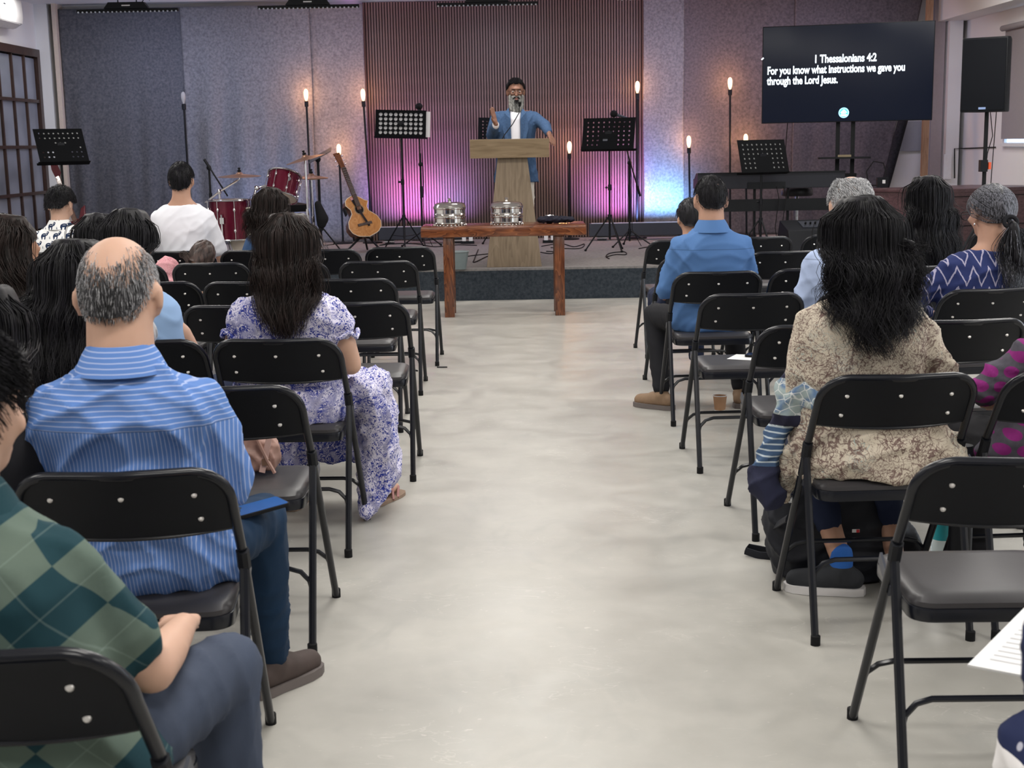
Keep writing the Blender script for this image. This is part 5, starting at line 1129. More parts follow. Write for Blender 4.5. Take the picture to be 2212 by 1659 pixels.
for x in (-.16,.18): MB().tube([(x,.05,0),(x,.05,zb)], .014, 8).build('strut', M['blk'], t)
MB().box((-.05,-.014,zb+.03), (.38,.012,.07)).build('socket_panel', M['blk'], t, False)
for x in (-.12,.05,.12): MB().tube([(x,-.02,zb+.02),(x+.02,-.05,zb-.1),(x-.01,-.03,zb-.4),(x+.03,-.06,.0)], .004, 6).build('cable', M['rubber'], t)
p = PY(1724, 412, 14.45); t = thing('piano_stool', 'round black piano stool on a chrome post behind the piano', 'stool', (p.x, 14.5, SH)); zz = p.z-SH
MB().lathe([(.02,zz-.055),(.155,zz-.055),(.165,zz-.04),(.165,zz+.01),(.15,zz+.03),(.02,zz+.035)], 28).build('seat', M['vinyl'], t); MB().tube([(0,0,.14),(0,0,zz-.05)], .018, 10).build('post', M['chrome'], t)
for k in range(4): a_ = R(45+90*k); MB().tube([(0,0,.16),(.12*math.cos(a_),.12*math.sin(a_),.10),(.24*math.cos(a_),.24*math.sin(a_),.015)], .012, 8).build('leg', M['chrome'], t)
# ---- floor monitor
p = PY(1752, 500, 13.5); t = thing('floor_monitor', 'black wedge floor monitor lying on the stage right of the music stand', 'loudspeaker', (p.x, 13.5, SH), R(8))
MB().prism([(-.20,0),(.22,0),(.26,.10),(.16,.36),(-.10,.27)], -.27, .27, Matrix(((0,0,1,0),(1,0,0,0),(0,1,0,0),(0,0,0,1)))).build('cabinet', M['plastic_black'], t, False, bevel=.01)
MB().box((.03,.03,.315), (.26,.16,.02), rot=(R(18),0,0)).build('control_panel', M['grey_metal'], t, False)
for i in range(4): MB().tube([(.0+.05*i-.06,-.0,.325),(.0+.05*i-.06,-.01,.345)], .010, 8).build('control_knob', M['rubber'], t)
MB().box((.0,-.155,.15), (.24,.02,.05)).build('handle', M['rubber'], t, False)
# ---- desk, loudspeaker
Dn = PY(2053, 409, 13.1); zt = Dn.z-SH; t = thing('desk', 'dark wenge desk standing on the stage at the right', 'desk', (Dn.x, Dn.y, SH), R(0)); ez = PY(1921, 397, 13.9)
l1 = V(-.66,.62,0); l2 = V(5.44-Dn.x,.5,0); c3 = [V(0,0,0), l2, l2+l1, l1]
def quadbox(pts, z0, z1): return MB().hexa([p+V(0,0,z0) for p in pts]+[p+V(0,0,z1) for p in pts])
quadbox(c3, zt-.035, zt).build('desk_top', M['desk'], t, True, bevel=.004)
ins = [p*.985+V(.012,.012,0) for p in c3]; quadbox(ins, .0, zt-.036).build('cabinet', M['desk'], t, False)
for z in (.30, .58): quadbox([p*1.0+V(-.004,-.006,0) for p in (V(0.05,0.02,0), V(l2.x*.95,.47,0), V(l2.x*.95,.48,0), V(.05,.03,0))], z-.003, z+.003).build('panel_groove', M['rubber'], t, False)
sp = PY(2137, 160, 11.9); t = thing('loudspeaker', 'black loudspeaker on a pole stand at the right', 'loudspeaker', (sp.x, sp.y, 0), R(-36)); s0 = PY(2137, 242, 11.9).z; s1 = PY(2137, 82, 11.9).z; hS = s1-s0
MB().prism([(-.19,-.15),(.19,-.15),(.20,-.10),(.13,.17),(-.13,.17),(-.20,-.10)], s0, s1).build('cabinet', M['plastic_black'], t, True, bevel=.012)
gr = pm('perforated_black_grille', (.005,.006,.009), .7, spec=.15, var=.5, scale=400); MB().box((0,-.154,(s0+s1)/2), (.36,.012,hS-.03)).build('grille', gr, t, True, bevel=.005)
MB().box((.0,-.162,s0+.03), (.06,.003,.018)).build('badge', pm('blue_grey_badge', (.25,.35,.6), .4), t, False)
tp = thing('speaker_stand', 'black tripod stand carrying the loudspeaker', 'stand', (sp.x, sp.y+.02, 0)); tripod(tp, s0+.02, .018, .75, .5, 3, 200, lr=.013, foot=.02); zc = PY(2135, 358, 11.9).z
MB().box((-.02,-.02,zc), (.06,.06,.10)).build('height_clamp', M['plastic_black'], tp, False); MB().box((.03,-.03,zc), (.022,.03,.06)).build('clamp_label', pm('orange_red_plastic', (.75,.10,.03), .4), tp, False)
MB().tube([(.05,.1,s0+.1),(.10,.12,s0-.2),(.03,.03,s0-.35),(.02,.02,zc)], .004, 6).build('cable', M['rubber'], tp); MB().tube([(.12,.1,s0+.1),(.09,.1,.9),(.06,.15,.02)], .004, 6).build('cable', M['rubber'], tp)
# adapter on the desk, wall cable
p = PY(1889, 384, 14.3); 
o = MB().box((0,0,.05), (.11,.05,.10)).build('power_adapter', M['plastic_black'], None, False); o.location = (p.x, 14.0, zt+SH); tag(o, 'small black power adapter box at the rear corner of the desk', 'adapter')
MB().box((.01,-.026,.055), (.03,.002,.035)).build('socket_face', M['plastic_white'], o, False); MB().tube([(-.06,.0,.02),(-.13,.03,.02),(-.15,.05,.16),(-.08,.05,.26),(.02,.05,.24),(.04,.01,.14),(.03,.0,.10)], .006, 8).build('cable', M['rubber'], o)
pts = [PX(2062, 321, RXW-.01), PX(2112, 318, RXW-.01)]
o = MB().tube([PY(2062,385,WY-.31)+V(0,0,0), PY(2062,321,WY-.31), V(RXW-.012, WY-.32, PY(2062,321,WY-.31).z), PX(2150,318,RXW-.012)], .007, 6).build('wall_cable', M['rubber']); tag(o, 'thin black cable running up and along the white wall at the right', 'cable')
o = MB().box((PY(2046,360,WY-.32).x, WY-.32, PY(2046,360,WY-.32).z), (.09,.03,.30)).build('wall_bracket', M['plastic_white'], None, False); tag(o, 'narrow white bracket on the white column behind the desk', 'bracket')
# ================================================================ drums
RED = N('wine_red_lacquer', .16, .35, .6); RED.col(RED.mix(RED.noise(20), (.085,.002,.015), (.13,.004,.024))); RED = RED.m
HEADM = pm('coated_drum_head', (.62,.55,.47), .5); DY = 13.8
def drum(name, label, c, r, h, rot, lugs=8, hoop=M['chrome'], cat='drum', bottom=HEADM, group='wine red drums'):
    t = thing(name, label, cat, c, group=group, rot=rot)
    MB().lathe([(r-.004,-h/2+.01),(r,-h/2+.012),(r,h/2-.012),(r-.004,h/2-.01)], 40).build('shell', RED, t, True, 30)
    for s in (-1, 1):
        MB().lathe([(r-.012,s*h/2*.97-.003),(r+.003,s*h/2*.97-.003),(r+.003,s*h/2*.97+.004),(r-.012,s*h/2*.97+.004)], 40).build('head', bottom, t)
        n = 40; MB().tube([V((r+.008)*math.cos(2*PI*k/n),(r+.008)*math.sin(2*PI*k/n),s*h/2*.98) for k in range(n)], .009, 8, True).build('hoop', hoop, t)
    for k in range(lugs):
        a = 2*PI*(k+.5)/lugs; d = V(math.cos(a), math.sin(a), 0)
        for s in (-1, 1): MB().ell(d*(r+.010)+V(0,0,s*h*.26), (.012,.012,.022), 8, 6).build('lug', M['chrome'], t)
        MB().tube([d*(r+.017)+V(0,0,-h*.48), d*(r+.017)+V(0,0,h*.48)], .0035, 6).build('tension_rod', M['chrome'], t)
    return t
p = PY(491, 430, DY); fr = .205; zt = p.z; t = drum('floor_tom', 'wine red floor tom standing at the left of the drum kit', (p.x, DY+.1, zt-.21), fr, .40, (0,0,0))
for k in range(3): a = R(-100+120*k); d = V(math.cos(a),math.sin(a),0); MB().tube([d*(fr+.03)+V(0,0,.06), d*(fr+.03)+V(0,0,-(zt-.21-SH)+.06), d*(fr+.06)+V(0,0,-(zt-.21-SH)+.012)], .009, 8).build('leg', M['chrome'], t); MB().box(d*(fr+.018)+V(0,0,0), (.04,.04,.06)).build('leg_bracket', M['chrome'], t, False)
p = PY(611, 402, DY); t = drum('rack_tom', 'wine red rack tom tilted towards the drummer, its pale lower head showing', (p.x, DY-.0, p.z), .158, .25, (R(-24),R(10),0))
MB().lathe([(.022,-.001),(.022,.002)], 20, Matrix.Translation((.07,-.146,.03)) @ Matrix.Rotation(R(-26),4,'Z') @ RX).build('badge', M['chrome'], t)
MB().tube([(-.16,.0,-.02),(-.26,.02,-.06),(-.28,.05,-.45)], .012, 8).build('tom_arm', M['chrome'], t); MB().ell((-.25,.01,-.06), (.03,.025,.025)).build('arm_clamp', M['chrome'], t)
p = PY(562, 500, DY+.1); t = drum('bass_drum', 'wine red bass drum with pale hoops behind the long haired woman', (p.x+.02, DY+.15, SH+.29), .27, .38, (R(90),0,R(-28)), 8, pm('cream_drum_hoop', (.55,.52,.44), .4)); 
def cymbal(label, px, py, Y, r, rot, stand_px, boom=None, name='cymbal_stand'):
    p = PY(px, py, Y); t = thing(name, label, 'cymbal', (p.x, Y, p.z), rot=(0,0,0), group='bronze cymbals on chrome stands'); m = Euler(rot).to_matrix().to_4x4()
    MB().lathe([(.006,.022),(.018,.020),(.030,.010),(.038,.0),(r*.7,-.014),(r,-.024),(r,-.026),(r*.7,-.016),(.036,-.002),(.006,.018)], 44, m).build('cymbal', M['brass'], t, True, 60)
    MB().lathe([(.006,.02),(.018,.022),(.018,.04),(.008,.042),(.008,.05),(.014,.052),(.014,.062),(.004,.066)], 14, m).build('wing_nut', M['rubber'], t)
    b0 = V(0,0,-.02); 
    if boom:
        q = PY(*boom[0], Y+.05)-V(p.x,Y,p.z); q2 = PY(*boom[1], Y+.05)-V(p.x,Y,p.z); MB().tube([V(0,0,.0), V(0,.01,-.05), V(0,.02,-.05)+(q-V(0,.02,-.05))*.12], .007, 8).build('tilter', M['chrome'], t)
        MB().tube([V(0,.02,-.05)+(q-V(0,.02,-.05))*.1, q, q2], .010, 8).build('boom_arm', M['chrome'], t); base = q; MB().ell(q, (.022,.03,.03)).build('boom_joint', M['chrome'], t)
    else: base = b0
    fz = SH-p.z; MB().tube([base, V(base.x+.01, base.y, fz+.10)], .0125, 10).build('pole', M['chrome'], t)
    MB().tube([V(base.x+.004,base.y,base.z*.5+fz*.5-.03), V(base.x+.004,base.y,base.z*.5+fz*.5+.03)], .018, 8).build('clamp', M['chrome'], t)
    for k in range(3):
        a = R(-60+120*k); d = V(math.cos(a),math.sin(a),0); hb = V(base.x+.01,base.y,0)
        for w_ in (-.02,.02): s_ = V(-d.y,d.x,0)*w_; MB().tube([hb+V(0,0,fz+.36)+s_, hb+d*.27+V(0,0,fz+.015)+s_*.6], .006, 6).build('leg', M['chrome'], t)
        MB().ell(hb+d*.275+V(0,0,fz+.014), (.02,.02,.014)).build('rubber_foot', M['rubber'], t)
    return t
cymbal('flat bronze cymbal on a long chrome boom over the floor tom', 517, 376, DY+.1, .215, (R(2),0,0), 480, ((474,414),(443,438)))
cymbal('high bronze cymbal tilted up to the right beside the rack tom', 659, 339, DY-.1, .20, (R(4),R(-14),0), 666)
t = cymbal('pair of hi-hat cymbals behind the high cymbal stand', 672, 379, DY+.35, .175, (R(3),R(2),0), 680); MB().lathe([(.006,-.022),(.036,-.030),(.175,-.028),(.175,-.03),(.03,-.045)], 40).build('lower_cymbal', M['brass'], t)
# drum throne seen as a dark disc and the stick bag
p = PY(640, 470, DY+.5); t = thing('drum_throne', 'dark round drum throne behind the bass drum', 'stool', (p.x-.04, DY+.55, SH)); MB().lathe([(.02,.50),(.16,.50),(.17,.52),(.17,.57),(.02,.60)], 24).build('seat', M['rubber'], t); MB().tube([(0,0,.02),(0,0,.5)], .015).build('post', M['chrome'], t)
p = PY(688, 462, DY+.3); b = Blob(); b.cap((0,0,.10), .035, (.04,0,-.05), .065); b.cap((.04,0,-.05), .065, (.03,0,-.10), .05); o = b.union('stick_bag', BKC, None, .010); o.location = (p.x, DY+.28, p.z); tag(o, 'black drumstick bag hanging beside the chrome cymbal stands', 'bag')
# drummer's music stand: tilted tray
p = PY(690, 325, DY+.6); t = thing('microphone_stand', 'black stand with a tilted tray behind the high cymbal', 'stand', (PY(689,400,DY+.6).x, DY+.6, SH)); tripod(t, p.z-SH-.1, .014, .32, .25, 3, 10)
MB().box((.03,-.02,p.z-SH-.05), (.26,.22,.006), rot=(R(12),R(-28),0)).build('tray', M['grey_metal'], t, False); MB().ell((0,0,p.z-SH-.09), (.03,.03,.035)).build('tray_joint', M['plastic_black'], t)
# ================================================================ guitars
def gbody(w1, w2, wb, L, cut=0, n=40):
    pts = []
    for i in range(n+1):
        v = i/n; y = L*(v-.5); hw = np.interp(v, [0,.06,.16,.28,.42,.58,.68,.80,.90,.96,1], [0,wb*.62,wb*.9,wb,wb*.90,w1*.9,w1*.86,w2,w2*.9,w2*.62,0]); pts.append((hw, y, v))
    R_ = [((h-cut*max(0,(v-.80)/.20)**.6*.75*(h) if cut and v > .80 else h), y) for h, y, v in pts]
    return R_+[(-h, y) for h, y, v in reversed(pts[1:-1])]
def scale_poly(p, k): return [(x*k, y*k) for x, y in p]
gtop = wood('spruce_top', [(.38,.145,.035),(.48,.21,.058),(.55,.27,.09)], (1,1,.08), 16, .22, .5); gside = wood('rosewood_side', [(.07,.025,.012),(.14,.05,.022),(.2,.08,.035)], (1,1,.3), 12, .2, .5); cream = pm('cream_binding', (.75,.66,.5), .4)
pb0 = PY(781, 466, 15.2); ph0 = PY(722, 328, 15.2)
ax = (ph0-pb0); ax.y = .20; ax.normalize(); zz_ = V(.62,-1,0); zz_ = (zz_-ax*zz_.dot(ax)).normalized(); xx_ = ax.cross(zz_).normalized(); Mg = Matrix((xx_, ax, zz_)).transposed().to_4x4()
t = thing('acoustic_guitar', 'golden acoustic guitar with cutaway leaning on a stand left of the slatted panel', 'guitar', pb0); BLn = .50; poly = gbody(.115, .138, .198, BLn, .9)
def gb(mb, n, m, **k): mb.v = [Mg @ v for v in mb.v]; return mb.build(n, m, t, **k)
gb(MB().prism(poly, -.10, .0), 'sides', gside, smooth=True, angle=50); gb(MB().prism(scale_poly(poly,.99), .0005, .004), 'soundboard', gtop, smooth=False)
gb(MB().tube([(x,y,.002) for x, y in poly], .0035, 6, True), 'binding', cream); gb(MB().lathe([(.048,.0045),(.048,.0052)], 28, Matrix.Translation((0,.075,0))), 'sound_hole', M['rubber']); gb(MB().lathe([(.060,.0042),(.060,.0046)], 28, Matrix.Translation((0,.075,0))), 'rosette', pm('rosette_inlay',(.25,.16,.08),.5))
gb(MB().box((0,-.10,.009), (.17,.028,.010)), 'bridge', M['dwood']); gb(MB().box((0,.33,.010), (.052,.52,.016)), 'neck', gside, bevel=.004); gb(MB().box((0,.345,.021), (.050,.47,.005)), 'fretboard', M['dwood'], smooth=False)
for i in range(18): gb(MB().box((0,.575-.50*(1-.5**(i/12))*1.02,.0245), (.050,.0018,.0018)), 'fret', M['chrome'], smooth=False)
gb(MB().hexa([(-.026,.585,.0),(.026,.585,.0),(.038,.77,-.03),(-.038,.77,-.03),(-.026,.585,.014),(.026,.585,.014),(.038,.77,-.016),(-.038,.77,-.016)]), 'headstock', gside, smooth=False)
for i in range(3):
    for s in (-1,1): gb(MB().ell((s*.05,.62+.05*i,-.005), (.013,.007,.010), 8, 6), 'tuning_peg', M['chrome'])
for i in range(6): gb(MB().tube([(-.018+.0072*i,-.10,.016),(-.017+.0068*i,.585,.026)], .0007, 3), 'string', M['steel'])
gb(MB().box((.0,.03,.012), (.025,.34,.003), rot=(0,0,R(14))), 'strap', BKC, smooth=False); gb(MB().box((-.145,.10,-.055), (.012,.085,.06)), 'preamp_panel', M['plastic_black'], smooth=False); gb(MB().box((-.03,.20,.010), (.05,.055,.002), rot=(0,0,.2)), 'sticker', pm('pink_sticker',(.55,.25,.27),.5), smooth=False)
p = PY(789, 540, 15.0); t = thing('guitar_stand', 'black tubular stand holding the acoustic guitar', 'stand', (pb0.x+.03, 15.12, SH)); zz = pb0.z-SH
for s in (-1, 1): MB().tube([(s*.05,.05,zz*.40),(s*.20,-.10,.015)], .012, 8).build('leg', M['blk'], t); MB().tube([(s*.02,.03,zz*.42),(s*.09,-.03,zz*.36),(s*.10,-.14,zz*.36),(s*.10,-.16,zz*.46)], .010, 8).build('cradle_arm', M['rubber'], t)
MB().tube([(0,.05,zz*.4),(0,.28,.015)], .012, 8).build('leg', M['blk'], t); MB().tube([(0,.06,zz*.38),(-.05,.24,zz*.9),(-.10,.25,zz*1.15)], .012, 8).build('back_tube', M['blk'], t)
# red electric guitar at left
pb0 = PY(168, 490, 14.5); ph0 = PY(104, 352, 14.5); ax = (ph0-pb0); ax.y = .12; ax.normalize(); zz_ = V(.1,-1,0); zz_ = (zz_-ax*zz_.dot(ax)).normalized(); xx_ = ax.cross(zz_).normalized(); Mg = Matrix((xx_, ax, zz_)).transposed().to_4x4()
t = thing('electric_guitar', 'dark red electric guitar leaning beside the elephant print shirt', 'guitar', pb0); rose = pm('dark_red_lacquer', (.10,.006,.014), .25)
gb(MB().prism([(0,-.2),(.12,-.17),(.16,-.08),(.11,.0),(.12,.09),(.15,.19),(.10,.17),(.045,.08),(-.045,.08),(-.10,.14),(-.13,.17),(-.12,.06),(-.11,0),(-.15,-.08),(-.12,-.17)], -.04, .0), 'body', rose, bevel=.008)
gb(MB().box((0,.32,.006), (.048,.50,.018)), 'neck', gside, smooth=False); gb(MB().prism([(-.022,.56),(.022,.56),(.05,.60),(.045,.74),(-.01,.76),(-.03,.66)], -.004, .010), 'headstock', rose, smooth=False)
for i in range(12): gb(MB().box((0,.56-.42*(1-.5**(i/12))*1.2,.016), (.048,.002,.002)), 'fret', M['chrome'], smooth=False)
gb(MB().box((0,-.06,.006), (.08,.03,.012)), 'bridge', M['chrome'], smooth=False)
for i in range(6): gb(MB().tube([(-.018+.0072*i,-.06,.014),(-.016+.0064*i,.57,.018)], .0007, 3), 'string', M['steel'])
t2 = thing('guitar_stand', 'black stand under the dark red electric guitar', 'stand', (pb0.x, 14.6, SH)); tripod(t2, pb0.z-SH-.1, .012, .22, .24, 3, -60)
# ================================================================ microphones
def micstand(label, px, ytop, pybase, Y, ph=40, head=None, boom=None, clip=None, xb=None):
    p = PY(px, ytop, Y); b_ = PY(xb or px, 480, Y); t = thing('microphone_stand', label, 'microphone stand', (b_.x, Y, SH), 0, 'black microphone stands'); h = p.z-SH
    tripod(t, h, .011, .17, .26, 3, ph); MB().tube([(0,0,h*.60),(0,0,h*.60+.13)], .017, 10).build('grip', M['plastic_black'], t); MB().ell((0,-.01,h), (.026,.026,.026)).build('boom_joint', M['plastic_black'], t)
    if boom:
        q0 = PY(*boom[0], Y-.05)-V(b_.x,Y,SH); q1 = PY(*boom[1], Y-.05)-V(b_.x,Y,SH); MB().tube([q0, q1], .008, 8).build('boom', M['blk'], t); q = boom[2] if len(boom) > 2 else 0
        e = q0 if q == 0 else q1; o = q1 if q == 0 else q0; d = (o-e).normalized(); MB().tube([e, e+d*.12], .014, 8).build('counterweight', M['plastic_black'], t)
    if head:
        c = PY(*head[0], Y-.08)-V(b_.x,Y,SH); e = PY(*head[1], Y-.08)-V(b_.x,Y,SH); m_ = thing('microphone', head[2], 'microphone', (b_.x,Y,SH)); d = (c-e).normalized()
        MB().ell(c, (.042,.042,.040), 18, 12).build('foam_ball', M['rubber'], m_); MB().tube([c-d*.03, c-d*.15], [.017,.012], 10).build('handle', M['grey_metal'], m_)
        MB().tube([e, e+V(.02,.02,-.1), V(.03,.02,h*.8), V(.02,.0,h*.5), V(.03,.0,h*.2), V(.12,-.1,.01)], .004, 6).build('cable', M['rubber'], t)
    return t
micstand('black microphone stand behind the white sheets, left of the podium', 908, 355, 520, 15.75, 40, ((905,230),(905,262),'round black microphone peeking over the white sheets'), ((905,262),(908,355),1), xb=912)
micstand('black microphone stand with slanting boom right of the podium', 1360, 352, 525, 15.3, 100, ((1326,246),(1345,252),'round black microphone above the music stand right of the podium'), ((1352,318),(1383,424),1), xb=1360)
micstand('black microphone stand with boom left of the floor tom', 455, 362, 500, 14.1, 10, None, ((441,344),(492,424),0), xb=458)
# cables on the stage floor
def cable(pts, label, n=5, r=.0055, grp=None):
    P = [PZ(x, y, SH)+V(0,0,r) for x, y in pts]; out = []
    for i in range(len(P)-1):
        p0, p1, p2, p3 = P[max(0,i-1)], P[i], P[i+1], P[min(len(P)-1,i+2)]
        for k in range(n): s = k/n; out.append(.5*((2*p1)+(p2-p0)*s+(2*p0-5*p1+4*p2-p3)*s*s+(3*p1-p0-3*p2+p3)*s**3))
    out.append(P[-1]); tag(MB().tube(out, r, 6).build('cable', M['rubber']), label, 'cable', grp)
cable([(1033,540),(1025,560),(1024,568),(1050,556),(1058,553)], 'black cable looping on the stage just left of the podium')
cable([(1000,556),(1030,552),(1060,549)], 'black cable running behind the grey bin to the podium')
cable([(1168,546),(1190,549),(1196,545),(1180,544)], 'short black cable loop right of the podium column')
cable([(1310,556),(1330,551),(1352,551),(1348,545),(1318,548),(1309,555),(1316,560)], 'black cable coil in front of the right music stand')
cable([(820,531),(860,527),(900,528),(940,534),(985,530),(1030,531)], 'black cable running along the foot of the slatted panel')
cable([(1170,533),(1210,527),(1240,534),(1262,528),(1250,538),(1190,536)], 'black cable between podium and right light bar')
cable([(1380,538),(1420,532),(1460,536),(1500,530)], 'black cable in front of the right light bar')
for px, py, lb in ((1010,521,'white power plug left of the podium column'),(1187,519,'white power plugs right of the podium column')):
    p = PZ(px, py+6, SH); o = thing('power_strip', lb, 'power strip', (p.x, p.y, SH)); MB().box((0,0,.02), (.16,.05,.03)).build('strip', M['plastic_black'], o, False)
    for k in (-.04,.04): MB().box((k,0,.06), (.045,.04,.06)).build('plug', M['plastic_white'], o, False)
# ================================================================ the speaking man
P0 = PY(1112, 171, 13.62); px_ = P0.x; Yp = 13.62; t = thing('person', 'bearded man with glasses in a blue blazer speaking behind the podium', 'person', (px_, Yp, SH), PI)
Mi = (Matrix.Translation((px_, Yp, SH)) @ Matrix.Rotation(PI, 4, 'Z')).inverted()
def L(px, py, dy=0): return Mi @ PY(px, py, Yp+dy)       # dy<0: nearer the camera
Ht = (Mi @ P0).z; H = V(L(1114,200).x, .03, Ht-.118); Mh = Matrix.Translation(H) @ Matrix.Rotation(R(3),4,'Z') @ Matrix.Rotation(-.06,4,'X'); Nk = H+V(0,-.03,-.16)
b = Blob(); head_prims(b, Mh); b.cap(H+V(0,-.02,-.05), .058, Nk+V(0,0,-.03), .066)
shw = .215; sz = Nk.z-.055
Sh = {1: V(-.165+H.x*0,-.02,sz), -1: V(.165,-.02,sz)}
Sh = {'r': L(1072,250)+V(0,-.0,0), 'l': L(1154,249)}      # image left / image right shoulders
Sh['r'].y = -.02; Sh['l'].y = -.02; cx_ = (Sh['r'].x+Sh['l'].x)/2
E = {'r': L(1062,292,-.05), 'l': L(1177,271,-.12)}; W = {'r': L(1071,268,-.30), 'l': L(1186,289,-.30)}
hipz = .95
rings = [(V(cx_,0,.84),.165,.12),(V(cx_,0,.95),.18,.125),(V(cx_,0,1.08),.165,.12),(V(cx_,0,1.2),.172,.125),(V(cx_,-.01,sz-.10),.195,.122),(V(cx_,-.02,sz-.02),.19,.105),(V(cx_,-.02,sz+.03),.14,.085),(Nk+V(0,0,-.02),.07,.062)]
b.loft(rings)
for k in 'rl': b.chain([(Sh[k]+V(0,0,-.04), .034), (E[k], .038), (W[k], .026)])
hand_prims(b, W['r'], V(.25,.20,1.0), V(.95,-.55,-.1), 1.0, .10, 1, .35, .9)
hand_prims(b, W['l'], V(-.25,.75,-.55), V(-.5,.2,.85), 1.0, .45, -1, .3, .5)
for s in (-1,1): b.chain([(V(cx_+s*.09,0,.90), .08), (V(cx_+s*.10,.02,.50), .058), (V(cx_+s*.11,-.02,.09), .036)]); b.chain([(V(cx_+s*.11,-.03,.06), .035), (V(cx_+s*.12,.15,.035), .028)])
b.union('body', SK_D, t, .0065, 3)
JK = pm('blue_wool_blazer', (.055,.105,.205), .85, spec=.2, var=.35, scale=70, bump=.2); b = Blob(); e = .022
b.loft([(V(cx_,.0,.78),.225,.150),(V(cx_,.0,.86),.215,.150)]+[(c, rx+e, ry+e) for c, rx, ry in rings[1:-1]])
for k in 'rl': b.chain([(Sh[k]+V(0,0,-.016), .062), (E[k], .060), (E[k].lerp(W[k], .80), .048)])
jk = b.union('blazer', JK, t, .010, 4, folds(.009, 26, 44))
b = Blob(); b.loft([(V(cx_,.118,.92),.055,.035),(V(cx_,.118,1.1),.055,.038),(V(cx_+.0,.108,sz-.05),.052,.045),(V(Nk.x,.055,sz+.06),.06,.05)]); 
for k in 'r': b.cap(E[k].lerp(W[k], .80), .040, E[k].lerp(W[k], .93), .036)
b.union('white_shirt', WHT, t, .008, 3)
lp = MB()
for s in (-1,1): lp.add([(cx_+s*.052,.150,1.0),(cx_+s*.12,.158,sz-.14),(cx_+s*.10,.118,sz+.01),(cx_+s*.062,.085,sz+.055),(cx_+s*.048,.14,sz-.05),(cx_+s*.05,.153,1.1)]+[(cx_+s*.052,.158,1.0),(cx_+s*.125,.166,sz-.14),(cx_+s*.105,.128,sz+.01),(cx_+s*.064,.095,sz+.06),(cx_+s*.048,.15,sz-.05),(cx_+s*.05,.161,1.1)], [(0,1,2,3,4,5),(11,10,9,8,7,6)]+[(i,(i+1)%6,6+(i+1)%6,6+i) for i in range(6)])
lp.build('lapels', JK, t, False)
b = Blob()
for s in (-1,1): b.chain([(V(cx_+s*.09,0,.90), .095), (V(cx_+s*.10,.02,.50), .075), (V(cx_+s*.11,-.01,.12), .062)])
b.union('trousers', cloth('pale_khaki_cotton', (.62,.58,.52)), t, .012, 3, folds(.006, 26, 3))
for s in (-1,1): shoe(t, V(cx_+s*.11,-.02,.08), V(s*.1,1,0), BROWN_SHOE, M['rubber'])
short_hair(Mh, H_BLK, t, 2200, .026, .0011, 100, None, 30, 1.025, .010, line=lambda ph, low: np.radians(np.interp(np.abs(ph)/PI, [0,.3,.46,.56,.70,.85,1], [112,110,92,80,62,56,58])), whorl=.8)
# beard: volume plus strands, grey with dark moustache
b = Blob()
for q in range(-5, 6): an = R(15*q); x = .062*math.sin(an); y = .035+.045*math.cos(an); b.cap(Mh @ V(x, y, -.05), .020, Mh @ V(x*1.0, y+.014, -.135-.055*math.cos(an*1.1)), .018)
b.cap(Mh @ V(0,.07,-.10), .03, Mh @ V(0,.08,-.195), .018); bm_ = hair_mat('grey_beard', (.11,.11,.105), .6, .3, (.30,.30,.28), 40); b.union('beard', bm_, t, .006, 3, folds(.005, 90, 5))
P = []; Pd = []
for i in range(1500):
    an = rng.uniform(-1.35, 1.35); f = np.linspace(0, 1, 6); z0_ = rng.uniform(-.12, -.035-.02*math.cos(an)); x = .066*math.sin(an)+rng.normal(0,.002); y = .042+.055*math.cos(an)-.015*abs(math.sin(an)); Ln = rng.uniform(.04,.11)*(.55+.45*math.cos(an))
    w_ = rng.normal(0,.006); q = np.stack([x*(1-.05*f)+w_*np.sin(f*4), y+.012*np.sin(f*2.5)+.004*f, z0_-Ln*f], -1); (Pd if (rng.uniform() < .25 or (abs(an) < .35 and z0_ > -.075)) else P).append(q)
strands('beard_hair', tf(Mh, np.array(P)), .0011, pm('silver_beard_hair', (.36,.37,.35), .6), t); strands('beard_hair', tf(Mh, np.array(Pd)), .0011, H_BLK, t)
P = []
for i in range(260):
    s = rng.choice([-1,1]); x0 = rng.uniform(.002,.02)*s; f = np.linspace(0,1,5); P.append(np.stack([x0+s*.022*f, .106-.016*f**1.5+0*f, -.050-.002*rng.uniform()-.024*f**1.3], -1))
strands('moustache', tf(Mh, np.array(P)), .0012, H_BLK, t)
lipm = pm('lips', (.30,.12,.10), .5); b = Blob(); b.ell(Mh @ V(0,.102,-.074), (.017,.008,.005), 12, 8); b.ell(Mh @ V(0,.100,-.062), (.016,.007,.004), 12, 8); b.build('lips', lipm, t); MB().ell(Mh @ V(0,.100,-.068), (.014,.006,.0035), 12, 8).build('mouth', M['rubber'], t)
ew = pm('eye_white', (.50,.46,.43), .3); ei = pm('dark_iris', (.02,.012,.01), .15)
for s in (-1,1):
    o = MB().ell(Mh @ V(s*.031,.079,-.002), (.0125,.011,.0085), 14, 10).build('eye', ew, t); MB().ell(Mh @ V(s*.031+.001,.0885,-.004), (.0062,.005,.0066), 12, 8).build('iris', ei, o)
    br = MB().tube([Mh @ V(s*(.012+.012*k), .094-.004*k, .020+.005*math.sin(k*1.0)) for k in range(4)], [.003,.0042,.004,.002], 6); br.build('eyebrow', H_BLK, t)
    MB().tube([Mh @ V(s*(.018+.009*k), .0915-.003*k, .0095+.002*math.sin(k*1.2)) for k in range(4)], .0022, 6).build('eyelid', SK_D, t)
g = MB()
